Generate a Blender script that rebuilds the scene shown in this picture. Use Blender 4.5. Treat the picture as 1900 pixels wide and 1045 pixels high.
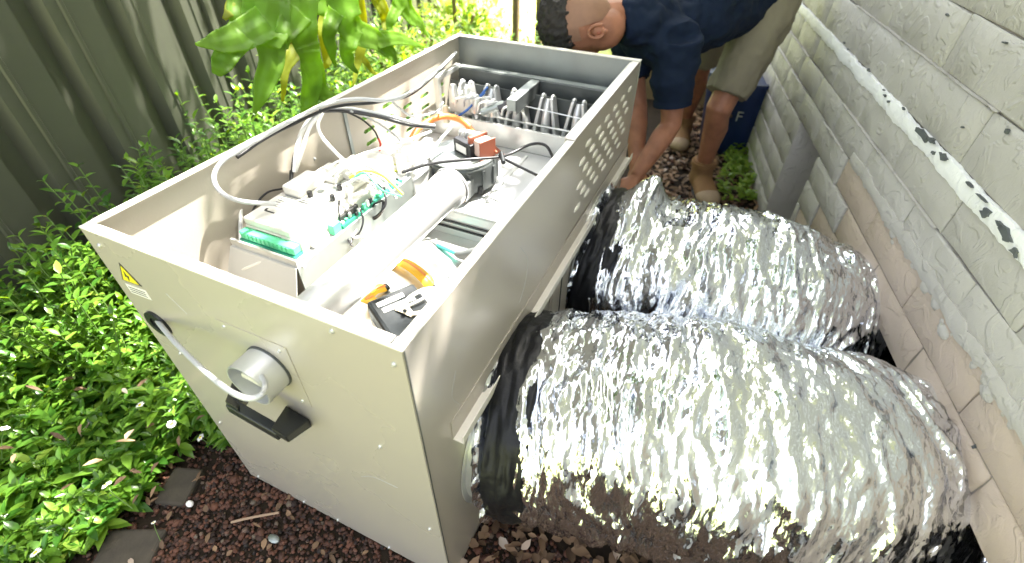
import bpy, bmesh, math, random
import numpy as np
from mathutils import Vector, Matrix, noise as mnoise
rnd = random.Random(7); nrs = np.random.RandomState(11)
S = bpy.context.scene; COL = S.collection
PI = math.pi
for o in list(bpy.data.objects): bpy.data.objects.remove(o)

# ------------------------------------------------------------------ camera
CX, CY, CZ = 1.004, -0.339, 1.410
YAW, PITCH, ROLL, FPX = math.radians(-24.34), math.radians(41.181), math.radians(0.486), 911.98
Fw = Vector((math.sin(YAW)*math.cos(PITCH), math.cos(YAW)*math.cos(PITCH), -math.sin(PITCH)))
Rr = Vector((math.cos(YAW), -math.sin(YAW), 0)); Uu = Rr.cross(Fw)
R2 = Rr*math.cos(ROLL)+Uu*math.sin(ROLL); U2 = -Rr*math.sin(ROLL)+Uu*math.cos(ROLL)
cd = bpy.data.cameras.new('camera'); cam = bpy.data.objects.new('camera', cd); COL.objects.link(cam)
cam.matrix_world = Matrix(((R2.x,U2.x,-Fw.x,CX),(R2.y,U2.y,-Fw.y,CY),(R2.z,U2.z,-Fw.z,CZ),(0,0,0,1)))
cd.sensor_width = 36; cd.lens = FPX/1900*36; cd.clip_start = .02; cd.clip_end = 400
cd.dof.use_dof = True; cd.dof.focus_distance = 1.15; cd.dof.aperture_fstop = 2.4
S.camera = cam
# ------------------------------------------------------------------ world, sun, exposure
SUN = Vector((.22, .40, .89)).normalized()
w = bpy.data.worlds.new('World'); S.world = w; w.use_nodes = True
nt = w.node_tree; bg = nt.nodes['Background']
sky = nt.nodes.new('ShaderNodeTexSky'); sky.sky_type = 'NISHITA'; sky.sun_disc = False
sky.sun_elevation = math.asin(SUN.z); sky.sun_rotation = math.atan2(SUN.x, SUN.y)
sky.air_density = 1.0; sky.dust_density = 4.0; sky.ozone_density = 1.0
hz = nt.nodes.new('ShaderNodeHueSaturation'); hz.inputs['Saturation'].default_value = .38; hz.inputs['Value'].default_value = 1.0
nt.links.new(sky.outputs[0], hz.inputs['Color']); wt = nt.nodes.new('ShaderNodeMix'); wt.data_type = 'RGBA'; wt.blend_type = 'MULTIPLY'; wt.inputs['Factor'].default_value = 1; wt.inputs['B'].default_value = (1, .983, .962, 1)
nt.links.new(hz.outputs[0], wt.inputs['A']); nt.links.new(wt.outputs['Result'], bg.inputs[0]); bg.inputs[1].default_value = .15
sd = bpy.data.lights.new('sun', 'SUN'); sd.energy = 5.0; sd.angle = math.radians(.6); sd.color = (1, .95, .86)
so = bpy.data.objects.new('sun', sd); COL.objects.link(so); so.rotation_euler = SUN.to_track_quat('Z', 'Y').to_euler()
S.view_settings.view_transform = 'Standard'; S.view_settings.look = 'None'
S.view_settings.exposure = 2.72; S.view_settings.gamma = 1; S.view_settings.use_curve_mapping = False

def at(x, y, z=None, X=None, Y=None):
    """world point seen at photo position (x, y) at a given real height / depth"""
    d = Fw*FPX + R2*(x-950) - U2*(y-522.5); c = Vector((CX,CY,CZ))
    if z is not None: k = (z-c.z)/d.z
    elif X is not None: k = (X-c.x)/d.x
    else: k = (Y-c.y)/d.y
    return c + d*k

# ------------------------------------------------------------------ materials
def mat(name, col, rough=.5, metal=0, var=.12, scale=8, bump=.0, bscale=60, spec=.5, trans=0, col2=None, coat=0, obj=False):
    m = bpy.data.materials.new(name); m.use_nodes = True; n = m.node_tree; L = n.links
    b = n.nodes['Principled BSDF']
    b.inputs['Roughness'].default_value = rough; b.inputs['Metallic'].default_value = metal
    b.inputs['Specular IOR Level'].default_value = spec
    if coat: b.inputs['Coat Weight'].default_value = coat; b.inputs['Coat Roughness'].default_value = .15
    tc = n.nodes.new('ShaderNodeTexCoord'); no = n.nodes.new('ShaderNodeTexNoise'); no.inputs['Scale'].default_value = scale
    no.inputs['Detail'].default_value = 5; L.new(tc.outputs['Object'], no.inputs['Vector'])
    cr = n.nodes.new('ShaderNodeValToRGB')
    c2 = col2 or tuple(c*(1-var) for c in col); c1 = tuple(min(1, c*(1+var*.6)) for c in col)
    cr.color_ramp.elements[0].position = .22; cr.color_ramp.elements[1].position = .78; cr.color_ramp.interpolation = 'B_SPLINE'
    cr.color_ramp.elements[0].color = (*c2, 1); cr.color_ramp.elements[1].color = (*c1, 1)
    L.new(no.outputs['Fac'], cr.inputs[0]); L.new(cr.outputs[0], b.inputs['Base Color'])
    rm = n.nodes.new('ShaderNodeMapRange'); rm.inputs['To Min'].default_value = max(0, rough-.08); rm.inputs['To Max'].default_value = min(1, rough+.1)
    L.new(no.outputs['Fac'], rm.inputs['Value']); L.new(rm.outputs[0], b.inputs['Roughness'])
    if bump:
        n2 = n.nodes.new('ShaderNodeTexNoise'); n2.inputs['Scale'].default_value = bscale; n2.inputs['Detail'].default_value = 6
        L.new(tc.outputs['Object'], n2.inputs['Vector'])
        bp = n.nodes.new('ShaderNodeBump'); bp.inputs['Strength'].default_value = min(1, bump); bp.inputs['Distance'].default_value = .004*max(1, bump)
        L.new(n2.outputs['Fac'], bp.inputs['Height']); L.new(bp.outputs[0], b.inputs['Normal'])
    return m

def leafmat(name, c1, c2, trans=.45, rough=.35, c3=None):
    m = bpy.data.materials.new(name); m.use_nodes = True; n = m.node_tree; L = n.links
    b = n.nodes['Principled BSDF']; out = n.nodes['Material Output']
    g = n.nodes.new('ShaderNodeNewGeometry'); cr = n.nodes.new('ShaderNodeValToRGB')
    cr.color_ramp.elements[0].color = (*c1, 1); cr.color_ramp.elements[1].color = (*c2, 1)
    if c3: e = cr.color_ramp.elements.new(.93); e.color = (*c2, 1); cr.color_ramp.elements[-1].color = (*c3, 1)
    L.new(g.outputs['Random Per Island'], cr.inputs[0]); L.new(cr.outputs[0], b.inputs['Base Color'])
    b.inputs['Roughness'].default_value = rough; b.inputs['Specular IOR Level'].default_value = .5
    t = n.nodes.new('ShaderNodeBsdfTranslucent'); hs = n.nodes.new('ShaderNodeHueSaturation')
    hs.inputs['Hue'].default_value = .47; hs.inputs['Saturation'].default_value = 1.15; hs.inputs['Value'].default_value = 2.2
    L.new(cr.outputs[0], hs.inputs['Color']); L.new(hs.outputs[0], t.inputs['Color'])
    mx = n.nodes.new('ShaderNodeMixShader'); mx.inputs[0].default_value = trans
    L.new(b.outputs[0], mx.inputs[1]); L.new(t.outputs[0], mx.inputs[2]); L.new(mx.outputs[0], out.inputs['Surface'])
    return m

M = {}
M['cab'] = mat('cabinet_enamel', (.43,.395,.33), .27, 0, .06, 2, 0, 4, .5, coat=.25)
M['cabside'] = mat('cabinet_side_enamel', (.43,.39,.34), .34, .12, .07, 2, 0, 4, .5, coat=.1)
M['cabin'] = mat('cabinet_inside', (.43,.395,.335), .42, 0, .06, 4, .05, 200)
M['rim'] = mat('cabinet_rim', (.70,.67,.60), .3, 0, .04, 9)
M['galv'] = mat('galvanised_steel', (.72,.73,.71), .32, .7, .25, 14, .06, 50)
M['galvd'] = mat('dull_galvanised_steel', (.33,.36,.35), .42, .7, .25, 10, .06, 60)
M['darkst'] = mat('dark_steel', (.09,.10,.10), .4, .5, .2, 20)
M['alu'] = mat('aluminium_tube', (.66,.67,.68), .36, .65, .1, 20, .05, 200)
M['white'] = mat('white_plastic', (.62,.61,.56), .4, 0, .08, 14)
M['whitemetal'] = mat('white_metal', (.52,.53,.53), .32, .25, .05, 6)
M['green'] = mat('green_terminal', (.10,.55,.28), .4, 0, .15, 30)
M['greend'] = mat('green_terminal_dark', (.02,.25,.16), .4, 0, .15, 30)
M['black'] = mat('black_plastic', (.015,.018,.02), .35, 0, .2, 20, .05, 200)
M['tape'] = mat('black_duct_tape', (.006,.0065,.008), .42, 0, .3, 12, .6, 45, .3)
M['blackc'] = mat('black_cable', (.02,.02,.022), .35, 0, .2, 20)
M['greyc'] = mat('grey_cable', (.42,.43,.44), .35, 0, .1, 20)
M['whitec'] = mat('white_cable', (.75,.75,.72), .4, 0, .08, 20)
M['red'] = mat('red_sleeve', (.6,.04,.02), .4)
M['blue'] = mat('blue_wire', (.03,.12,.4), .4)
M['yg'] = mat('yellow_green_wire', (.6,.65,.08), .4)
M['orange'] = mat('orange_silicone', (.85,.28,.07), .45, 0, .15, 15)
M['yellow'] = mat('yellow_tape', (.9,.5,.03), .35, 0, .1, 20)
M['brown'] = mat('brown_bobbin', (.33,.10,.055), .45, 0, .2, 20)
M['copper'] = mat('coil_wrap', (.62,.45,.38), .45, 0, .12, 20)
M['teal'] = mat('teal_shaft', (.05,.45,.40), .35)
M['greyr'] = mat('grey_rubber', (.13,.14,.14), .55)
M['cream'] = mat('cream_steel', (.72,.66,.5), .3, .3, .1, 20)
M['label'] = mat('paper_label', (.72,.70,.66), .5, 0, .05, 40)
M['paper'] = mat('blue_white_paper', (.70,.74,.82), .5, 0, .03, 10)
M['ink'] = mat('printing_ink', (.03,.03,.03), .6)
M['inky'] = mat('sign_yellow', (.85,.75,.03), .4)
M['skin'] = mat('skin', (.36,.155,.09), .52, 0, .38, 22, .25, 160, .4)
M['scalp'] = mat('shaved_scalp', (.27,.145,.092), .6, 0, .2, 30, .2, 260)
M['hair'] = mat('dark_hair', (.02,.016,.013), .65, 0, .4, 60, .9, 90)
M['navy'] = mat('navy_cotton', (.008,.016,.038), .85, 0, .3, 7, .3, 220, .2)
M['khaki'] = mat('khaki_cotton', (.23,.205,.145), .85, 0, .12, 9, .3, 200, .2)
M['boot'] = mat('tan_suede', (.26,.145,.07), .8, 0, .3, 14, .4, 90, .2)
M['boottoe'] = mat('scuffed_toe', (.38,.28,.19), .75, 0, .2, 16, .3, 90, .2)
M['sole'] = mat('rubber_sole', (.03,.03,.03), .7)
M['sock'] = mat('grey_sock', (.20,.20,.19), .9, 0, .2, 40, .4, 200)
M['tub'] = mat('blue_tub_plastic', (.008,.022,.09), .35, 0, .2, 8)
M['timber'] = mat('weathered_timber', (.22,.15,.085), .7, 0, .3, 12, .4, 40)
M['rust'] = mat('olive_metal_post', (.20,.15,.05), .6, 0, .3, 20)
M['bark'] = mat('bark', (.16,.12,.085), .9, 0, .4, 14, .8, 30)
M['soil'] = mat('soil', (.024,.017,.011), .95, 0, .5, 14, .9, 60, .2)
M['lawn'] = mat('lawn_ground', (.36,.40,.16), .9, 0, .3, 3, .8, 60, .2)
M['paver'] = mat('concrete_paver', (.06,.05,.037), .9, 0, .5, 22, .5, 60)
M['twig'] = mat('dry_twig', (.36,.25,.17), .8)
M['petal'] = mat('white_petal', (.85,.84,.82), .5)
M['daisyeye'] = mat('daisy_eye', (.75,.60,.05), .7)
M['cover'] = leafmat('cover_leaf', (.03,.10,.012), (.13,.25,.03), .36, .28, (.22,.32,.05))
M['stem'] = mat('green_stem', (.12,.20,.05), .6)
M['bush'] = leafmat('bush_leaf', (.10,.20,.03), (.25,.36,.06), .4, .4)
M['tree'] = leafmat('tree_leaf', (.04,.09,.02), (.10,.16,.03), .3, .4)
M['litter'] = leafmat('dead_leaf', (.06,.034,.018), (.30,.19,.11), .1, .8, (.46,.40,.34))
M['pebble'] = leafmat('scoria_pebble', (.012,.009,.008), (.13,.052,.03), .0, .8, (.13,.105,.08))
M['eave'] = mat('eave_paint', (.6,.58,.53), .6, 0, .05)

def striped(name, c, rough):                  # staghorn frond: waxy with pale veins
    m = mat(name, c, rough, 0, .5, 11, .45, 40); n = m.node_tree; L = n.links
    b = n.nodes['Principled BSDF']; out = n.nodes['Material Output']; t = n.nodes.new('ShaderNodeBsdfTranslucent')
    cr = b.inputs['Base Color'].links[0].from_socket
    hs = n.nodes.new('ShaderNodeHueSaturation'); hs.inputs['Hue'].default_value = .465; hs.inputs['Saturation'].default_value = 1.2; hs.inputs['Value'].default_value = 2.6
    L.new(cr, hs.inputs['Color']); L.new(hs.outputs[0], t.inputs['Color'])
    mx = n.nodes.new('ShaderNodeMixShader'); mx.inputs[0].default_value = .58
    L.new(b.outputs[0], mx.inputs[1]); L.new(t.outputs[0], mx.inputs[2]); L.new(mx.outputs[0], out.inputs['Surface'])
    return m
M['frond'] = striped('staghorn_frond', (.17,.31,.045), .4)
M['frondy'] = striped('old_staghorn_frond', (.26,.31,.04), .5)

def foil():
    m = bpy.data.materials.new('aluminium_foil'); m.use_nodes = True; n = m.node_tree; L = n.links
    b = n.nodes['Principled BSDF']; b.inputs['Metallic'].default_value = 1; b.inputs['Base Color'].default_value = (.88,.915,.985,1)
    b.inputs['Roughness'].default_value = .17
    tc = n.nodes.new('ShaderNodeTexCoord'); mp = n.nodes.new('ShaderNodeMapping'); mp.inputs['Scale'].default_value = (2.6,.7,.5)
    L.new(tc.outputs['Object'], mp.inputs[0])
    v = n.nodes.new('ShaderNodeTexNoise'); v.inputs['Scale'].default_value = 26; v.inputs['Detail'].default_value = 4; v.inputs['Distortion'].default_value = .6
    try: v.noise_type = 'RIDGED_MULTIFRACTAL'
    except Exception: pass
    L.new(mp.outputs[0], v.inputs['Vector'])
    bp = n.nodes.new('ShaderNodeBump'); bp.inputs['Strength'].default_value = .35; bp.inputs['Distance'].default_value = .003
    L.new(v.outputs['Fac'], bp.inputs['Height'])
    # crumpled foil: every little crease cell gets its own tilt
    nd = n.nodes.new('ShaderNodeTexNoise'); nd.inputs['Scale'].default_value = 14; nd.inputs['Detail'].default_value = 3; L.new(tc.outputs['Object'], nd.inputs['Vector'])
    prev = bp.outputs[0]
    for (sc_, amp, st) in ((34, .36, (2.3,.50,.36)), (80, .26, (2.0,.50,.42)), (210, .10, (1.3,.8,.6))):
        m2 = n.nodes.new('ShaderNodeMapping'); m2.inputs['Scale'].default_value = st; L.new(tc.outputs['Object'], m2.inputs[0])
        ds = n.nodes.new('ShaderNodeVectorMath'); ds.operation = 'MULTIPLY_ADD'; ds.inputs[1].default_value = (.07,)*3
        L.new(nd.outputs['Color'], ds.inputs[0]); L.new(m2.outputs[0], ds.inputs[2])
        vo = n.nodes.new('ShaderNodeTexVoronoi'); vo.inputs['Scale'].default_value = sc_; L.new(ds.outputs[0], vo.inputs['Vector'])
        sb = n.nodes.new('ShaderNodeVectorMath'); sb.operation = 'SUBTRACT'; sb.inputs[1].default_value = (.5,.5,.5); L.new(vo.outputs['Color'], sb.inputs[0])
        ma = n.nodes.new('ShaderNodeVectorMath'); ma.operation = 'MULTIPLY_ADD'; ma.inputs[1].default_value = (amp*1.3, amp, amp)
        L.new(sb.outputs[0], ma.inputs[0]); L.new(prev, ma.inputs[2])
        no_ = n.nodes.new('ShaderNodeVectorMath'); no_.operation = 'NORMALIZE'; L.new(ma.outputs[0], no_.inputs[0]); prev = no_.outputs[0]
    L.new(prev, b.inputs['Normal'])
    return m
M['foil'] = foil()

def fencemat():
    m = mat('corrugated_fence_paint', (.068,.071,.055), .38, .0, .12, 5, .05, 100); return m
M['fence'] = fencemat()

def wallpaint(name, c, c2, bump, streak=None):
    m = mat(name, c, .55, 0, .1, 4, 0, 60, .4, col2=c2); n = m.node_tree; L = n.links; b = n.nodes['Principled BSDF']
    g = n.nodes.new('ShaderNodeNewGeometry')
    a = n.nodes.new('ShaderNodeTexNoise'); a.inputs['Scale'].default_value = 16; a.inputs['Detail'].default_value = 7; a.inputs['Roughness'].default_value = .55
    v = n.nodes.new('ShaderNodeTexNoise'); v.inputs['Scale'].default_value = 13; v.inputs['Detail'].default_value = 3; v.inputs['Distortion'].default_value = 1.4
    L.new(g.outputs['Position'], a.inputs['Vector']); L.new(g.outputs['Position'], v.inputs['Vector'])
    r = n.nodes.new('ShaderNodeValToRGB'); r.color_ramp.elements[0].position = .50; r.color_ramp.elements[1].position = .58
    L.new(v.outputs['Fac'], r.inputs[0])
    ad = n.nodes.new('ShaderNodeMath'); ad.operation = 'MULTIPLY_ADD'; ad.inputs[1].default_value = .35
    L.new(r.outputs[0], ad.inputs[0]); L.new(a.outputs['Fac'], ad.inputs[2])
    bp = n.nodes.new('ShaderNodeBump'); bp.inputs['Strength'].default_value = bump; bp.inputs['Distance'].default_value = .007
    L.new(ad.outputs[0], bp.inputs['Height']); L.new(bp.outputs[0], b.inputs['Normal'])
    # colour drifts over the whole wall, not brick by brick
    tn = n.nodes['Noise Texture']; L.new(g.outputs['Position'], tn.inputs['Vector'])
    return m
M['wall'] = wallpaint('grey_white_masonry_paint', (.49,.465,.425), (.41,.39,.355), .8)
M['wallb'] = wallpaint('bare_pinkish_brick_paint', (.50,.40,.32), (.41,.34,.275), .7)
M['mortar'] = wallpaint('old_mortar', (.38,.34,.29), (.15,.13,.11), .9)
M['strip'] = wallpaint('thick_white_paint', (.86,.86,.84), (.80,.80,.78), .6)
M['slate'] = mat('slate_flake', (.10,.11,.11), .7, 0, .3, 30, .4, 60)
M['void'] = mat('underfloor_shade_sheet', (.02,.018,.015), .95)

# ------------------------------------------------------------------ mesh helpers
class MB:
    def __init__(s): s.v = []; s.f = []
    def add(s, vs, fs):
        k = len(s.v); s.v += [tuple(v) for v in vs]; s.f += [tuple(i+k for i in f) for f in fs]; return s
    def box(s, x0, x1, y0, y1, z0, z1):
        return s.add([(x0,y0,z0),(x1,y0,z0),(x1,y1,z0),(x0,y1,z0),(x0,y0,z1),(x1,y0,z1),(x1,y1,z1),(x0,y1,z1)],
                     [(0,3,2,1),(4,5,6,7),(0,1,5,4),(1,2,6,5),(2,3,7,6),(3,0,4,7)])
    def obox(s, c, ax, ay, az, hx, hy, hz):
        c = Vector(c); P = []
        for k in (-1,1):
            for (i,j) in ((-1,-1),(1,-1),(1,1),(-1,1)): P.append(c+Vector(ax)*hx*i+Vector(ay)*hy*j+Vector(az)*hz*k)
        return s.add(P, [(0,3,2,1),(4,5,6,7),(0,1,5,4),(1,2,6,5),(2,3,7,6),(3,0,4,7)])
    def loft(s, pts, rad, n=12, up=(0,0,1), cap=True, flat=1.0, ends=False):
        """tube through pts; rad number or list (or (a,b) pairs)"""
        pts = [Vector(p) for p in pts]; N = len(pts); up = Vector(up)
        if not isinstance(rad, (list, tuple)): rad = [rad]*N
        base = len(s.v); rings = []
        T = [(pts[min(i+1,N-1)]-pts[max(i-1,0)]).normalized() for i in range(N)]
        u = up - T[0]*up.dot(T[0])
        if u.length < 1e-3: u = Vector((1,0,0)) - T[0]*T[0].x
        u.normalize(); V = []; F = []
        seq = list(range(N))
        for i in seq:
            u = (u - T[i]*u.dot(T[i])).normalized(); r = rad[i]
            a, b = (r if isinstance(r, (list, tuple)) else (r, r*flat)); sd_ = T[i].cross(u)
            for k in range(n):
                t = 2*PI*k/n; V.append(pts[i]+sd_*math.cos(t)*a+u*math.sin(t)*b)
        for i in range(N-1):
            for k in range(n):
                a0 = i*n+k; a1 = i*n+(k+1)%n; F.append((a0, a1, a1+n, a0+n))
        if cap:
            F.append(tuple(range(n-1,-1,-1))); F.append(tuple((N-1)*n+k for k in range(n)))
        return s.add(V, F)
    def ell(s, c, rx, ry, rz, m=None, n=16, k=10):
        V = []; F = []; c = Vector(c); m = m or Matrix.Identity(3)
        for i in range(1,k):
            for j in range(n):
                a = PI*i/k; b = 2*PI*j/n; V.append(c+m@Vector((rx*math.sin(a)*math.cos(b), ry*math.sin(a)*math.sin(b), rz*math.cos(a))))
        V.append(c+m@Vector((0,0,rz))); V.append(c+m@Vector((0,0,-rz))); t = len(V)-2
        for i in range(k-2):
            for j in range(n): F.append((i*n+j, (i+1)*n+j, (i+1)*n+(j+1)%n, i*n+(j+1)%n))
        for j in range(n): F.append((t, j, (j+1)%n)); F.append((t+1, (k-2)*n+(j+1)%n, (k-2)*n+j))
        return s.add(V, F)
    def mesh(s, name):
        me = bpy.data.meshes.new(name); me.from_pydata(s.v, [], s.f); me.update(); return me
    def build(s, name, m, parent=None, smooth=False, bevel=0, loc=None, kind=None):
        me = s.mesh(name); o = bpy.data.objects.new(name, me); COL.objects.link(o); me.materials.append(m)
        if smooth:
            for p in me.polygons: p.use_smooth = True
            try: me.set_sharp_from_angle(angle=math.radians(50))
            except Exception: pass
        if bevel:
            b = o.modifiers.new('bevel', 'BEVEL'); b.width = bevel; b.segments = 2; b.limit_method = 'ANGLE'; b.angle_limit = .7
        if parent: o.parent = parent
        if loc: o.location = loc
        if kind: o['kind'] = kind
        return o

def npmesh(name, V, F, m, parent=None, smooth=False, kind=None):
    """V (n,3) F (m,k) numpy, constant k"""
    me = bpy.data.meshes.new(name); k = F.shape[1]
    me.vertices.add(len(V)); me.vertices.foreach_set('co', V.astype(np.float32).ravel())
    me.loops.add(F.size); me.loops.foreach_set('vertex_index', F.astype(np.int32).ravel())
    me.polygons.add(len(F)); me.polygons.foreach_set('loop_start', np.arange(0, F.size, k, dtype=np.int32))
    me.polygons.foreach_set('loop_total', np.full(len(F), k, dtype=np.int32))
    if smooth: me.polygons.foreach_set('use_smooth', np.ones(len(F), dtype=bool))
    me.update(); me.validate(); me.materials.append(m)
    o = bpy.data.objects.new(name, me); COL.objects.link(o)
    if parent: o.parent = parent
    if kind: o['kind'] = kind
    return o

def empty(name, loc=(0,0,0), rz=0, label=None, cat=None, group=None):
    o = bpy.data.objects.new(name, None); COL.objects.link(o); o.location = loc; o.rotation_euler = (0,0,rz); o.empty_display_size = .05
    tag(o, label, cat, group); return o
def tag(o, label=None, cat=None, group=None, kind=None):
    if label: o['label'] = label
    if cat: o['category'] = cat
    if group: o['group'] = group
    if kind: o['kind'] = kind
    return o
def copyobj(o, parent, loc=None):
    c = o.copy(); COL.objects.link(c); c.parent = parent
    if loc is not None: c.location = loc
    return c
def spline(P, n=8):
    P = [Vector(p) for p in P]; out = []
    Q = [P[0]*2-P[1]]+P+[P[-1]*2-P[-2]]
    for i in range(1, len(Q)-2):
        for k in range(n):
            t = k/n; a,b,c,d = Q[i-1],Q[i],Q[i+1],Q[i+2]
            out.append(.5*((2*b)+(c-a)*t+(2*a-5*b+4*c-d)*t*t+(3*b-a-3*c+d)*t**3))
    out.append(P[-1]); return out
def remesh(mb, name, m, vox, parent=None, smooth_it=6, kind=None):
    me = mb.mesh('tmp'); o = bpy.data.objects.new('tmp', me); COL.objects.link(o)
    r = o.modifiers.new('r', 'REMESH'); r.mode = 'VOXEL'; r.voxel_size = vox; r.use_smooth_shade = True
    if smooth_it:
        sm = o.modifiers.new('s', 'SMOOTH'); sm.factor = .5; sm.iterations = smooth_it
    dg = bpy.context.evaluated_depsgraph_get(); dg.update()
    me2 = bpy.data.meshes.new_from_object(o.evaluated_get(dg)); bpy.data.objects.remove(o)
    me2.name = name; me2.materials.clear(); me2.materials.append(m)
    for p in me2.polygons: p.use_smooth = True
    q = bpy.data.objects.new(name, me2); COL.objects.link(q)
    if parent: q.parent = parent
    if kind: q['kind'] = kind
    return q
def wrinkle(o, amp, sc, axis=(1,1,1), seed=0):
    me = o.data; n = len(me.vertices); co = np.empty(n*3, dtype=np.float32); me.vertices.foreach_get('co', co); co = co.reshape(-1,3)
    for i, v in enumerate(me.vertices):
        c = co[i]; p = Vector((c[0]*sc*axis[0]+seed, c[1]*sc*axis[1], c[2]*sc*axis[2]))
        d = mnoise.noise(p)+.5*(abs(mnoise.noise(p*2.1))-.2)
        co[i] = c+np.array(v.normal)*amp*d
    me.vertices.foreach_set('co', co.ravel()); me.update()

W, L, H = .6875, 1.3756, .90

# ================================================================== GROUND
g = MB()
def ground_h(x, y): return .012*mnoise.noise(Vector((x*2.3, y*2.3, 0)))+.006*mnoise.noise(Vector((x*9, y*9, 3)))-.008
nx = 60; V = []; F = []
for j in range(nx+1):
    for i in range(nx+1):
        x = -3+6.4*i/nx; y = -1.6+5.6*j/nx; V.append((x, y, ground_h(x, y)))
for j in range(nx):
    for i in range(nx): a = j*(nx+1)+i; F.append((a, a+1, a+nx+2, a+nx+1))
o = MB().add(V, F).build('soil_ground', M['soil'], smooth=True, kind='structure')
# the lawn sheet beyond and all round, a few cm lower so it never cuts the soil bed
o = MB().add([(-60,-60,-.06),(60,-60,-.06),(60,60,-.06),(-60,60,-.06)], [(0,1,2,3)]).build('garden_ground', M['lawn'], kind='structure')
o = MB().box(-8, 5, 3.55, 16, -.05, .0).build('lawn', M['lawn'], kind='structure')

# ================================================================== HOUSE WALL
WQ = at(1405, 390, z=0); WR = math.radians(12)
wall = empty('brick_wall', (WQ.x, WQ.y, 0), WR, 'thickly painted grey white brick wall along the right side, pinkish bare courses near the ground', 'wall')
def in_open(s0, s1, z0, z1):
    for (a, b, zt) in ((-.43, -.108, .525), (-2.0, -.86, .42)):
        if s0 < b-1e-4 and s1 > a+1e-4 and z0 < zt-1e-4: return (a, b, zt)
    return None
# backing masonry, with the two openings left out
mb = MB(); S0, S1 = -4.2, 5.0
for (a, b, z0, z1) in ((S0,-2.0,-.2,.42),(-.86,-.43,-.2,.42),(-.108,S1,-.2,.42),(S0,-.43,.42,.525),(-.108,S1,.42,.525),(S0,S1,.525,1.52)):
    mb.box(.0085, .26, a, b, z0, z1)
mb.build('mortar_backing', M['mortar'], wall)
MB().box(-.004, .26, S0, S1, 1.52, 2.62).build('upper_wall', M['wall'], wall)
mb = MB(); mb.box(-.004,.26,S0,-2.42,-.1,1.52); mb.box(-.004,.26,1.75,S1,-.1,1.52); mb.build('wall_end', M['wall'], wall)
MB().box(.32, .34, S0, S1, -.3, 1.4).build('underfloor_shade_sheet', M['void'], wall)  # near-black sheet stands in for the unlit space behind the openings
# jamb lines the narrow vent slot, same paint; back panel added to bounce light
mb = MB(); mb.box(.0,.255,-.1135,-.109,-.02,.524); mb.box(.14,.15,-.432,-.114,-.02,.53); mb.build('jamb_and_bounce_panel', M['wall'], wall)
def brick_mesh(seed, l, h):
    r = random.Random(seed); V = []; F = []
    SS = [-l/2, -l/2+.007]+[-l/2+.007+(l-.014)*q/4 for q in (1,2,3)]+[l/2-.007, l/2]; ZZ = [-h/2, -h/2+.006, 0, h/2-.006, h/2]; nx_, nz_ = 6, 4
    for j in range(nz_+1):
        for i in range(nx_+1):
            s = SS[i]; z = ZZ[j]; edge = (i in (0,nx_)) or (j in (0,nz_))
            x = (.0024 if edge else -.0016)+r.uniform(-.0009,.0009)
            s += r.uniform(-.002,.002); z += r.uniform(-.002,.002)
            V.append((x, s, z))
    for j in range(nz_):
        for i in range(nx_): a = j*(nx_+1)+i; F.append((a, a+nx_+1, a+nx_+2, a+1))
    rim = [i for i in range(nx_+1)]+[(j*(nx_+1)+nx_) for j in range(1,nz_+1)]+[nz_*(nx_+1)+i for i in range(nx_-1,-1,-1)]+[j*(nx_+1) for j in range(nz_-1,0,-1)]
    k = len(V); V += [(.032, V[i][1], V[i][2]) for i in rim]
    for a in range(len(rim)): b = (a+1)%len(rim); F.append((rim[a], rim[b], k+b, k+a))
    me = bpy.data.meshes.new('brick'); me.from_pydata(V, [], F); me.update()
    for p in me.polygons: p.use_smooth = True
    try: me.set_sharp_from_angle(angle=math.radians(40))
    except Exception: pass
    return me
BM = {}
courses = [(i*.105, (i+1)*.105) for i in range(8)]+[(.868+i*.13, .868+(i+1)*.13) for i in range(5)]
for ci, (z0, z1) in enumerate(courses):
    zt = min(z1, 1.52); BLn = .32 if ci < 8 else .42
    s = -2.42-(ci%2)*BLn/2+rnd.uniform(0,.03)
    while s < 1.75:
        a, b = max(s, -2.42), min(s+BLn*rnd.uniform(.95,1.05), 1.75); s = b if b > a else s+BLn
        cuts = [(a, b)]
        for (oa, ob, ozt) in ((-.43,-.108,.525),(-2.0,-.86,.42)):
            if z0 < ozt-.01:
                nc = []
                for (p, q) in cuts:
                    if p < oa: nc.append((p, min(q, oa)))
                    if q > ob: nc.append((max(p, ob), q))
                cuts = nc
        for (p, q) in cuts:
            if q-p < .03: continue
            lower = z1 < .645 and ((p+q)/2 < -.70)
            lower = lower or (z1 < .44 and -.72 < (p+q)/2 < -.60)
            key = (round((q-p)/.03), round((zt-z0), 3), rnd.randint(0,3), lower)
            gap = .0034 if not lower else .0042
            if key not in BM:
                me = brick_mesh(hash(key)%9999, key[0]*.03, (zt-z0)-gap); me.materials.append(M['wallb'] if lower else M['wall']); BM[key] = me
            o = bpy.data.objects.new('brick', BM[key]); COL.objects.link(o); o.parent = wall
            o.location = ((.004 if lower else -.001)+rnd.uniform(-.0011,.0011), (p+q)/2, (z0+zt)/2)
            o.scale = (1, (q-p-gap)/(key[0]*.03), 1); o.rotation_euler = (0, rnd.uniform(-.004,.004), rnd.uniform(-.0015,.0015))
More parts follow.
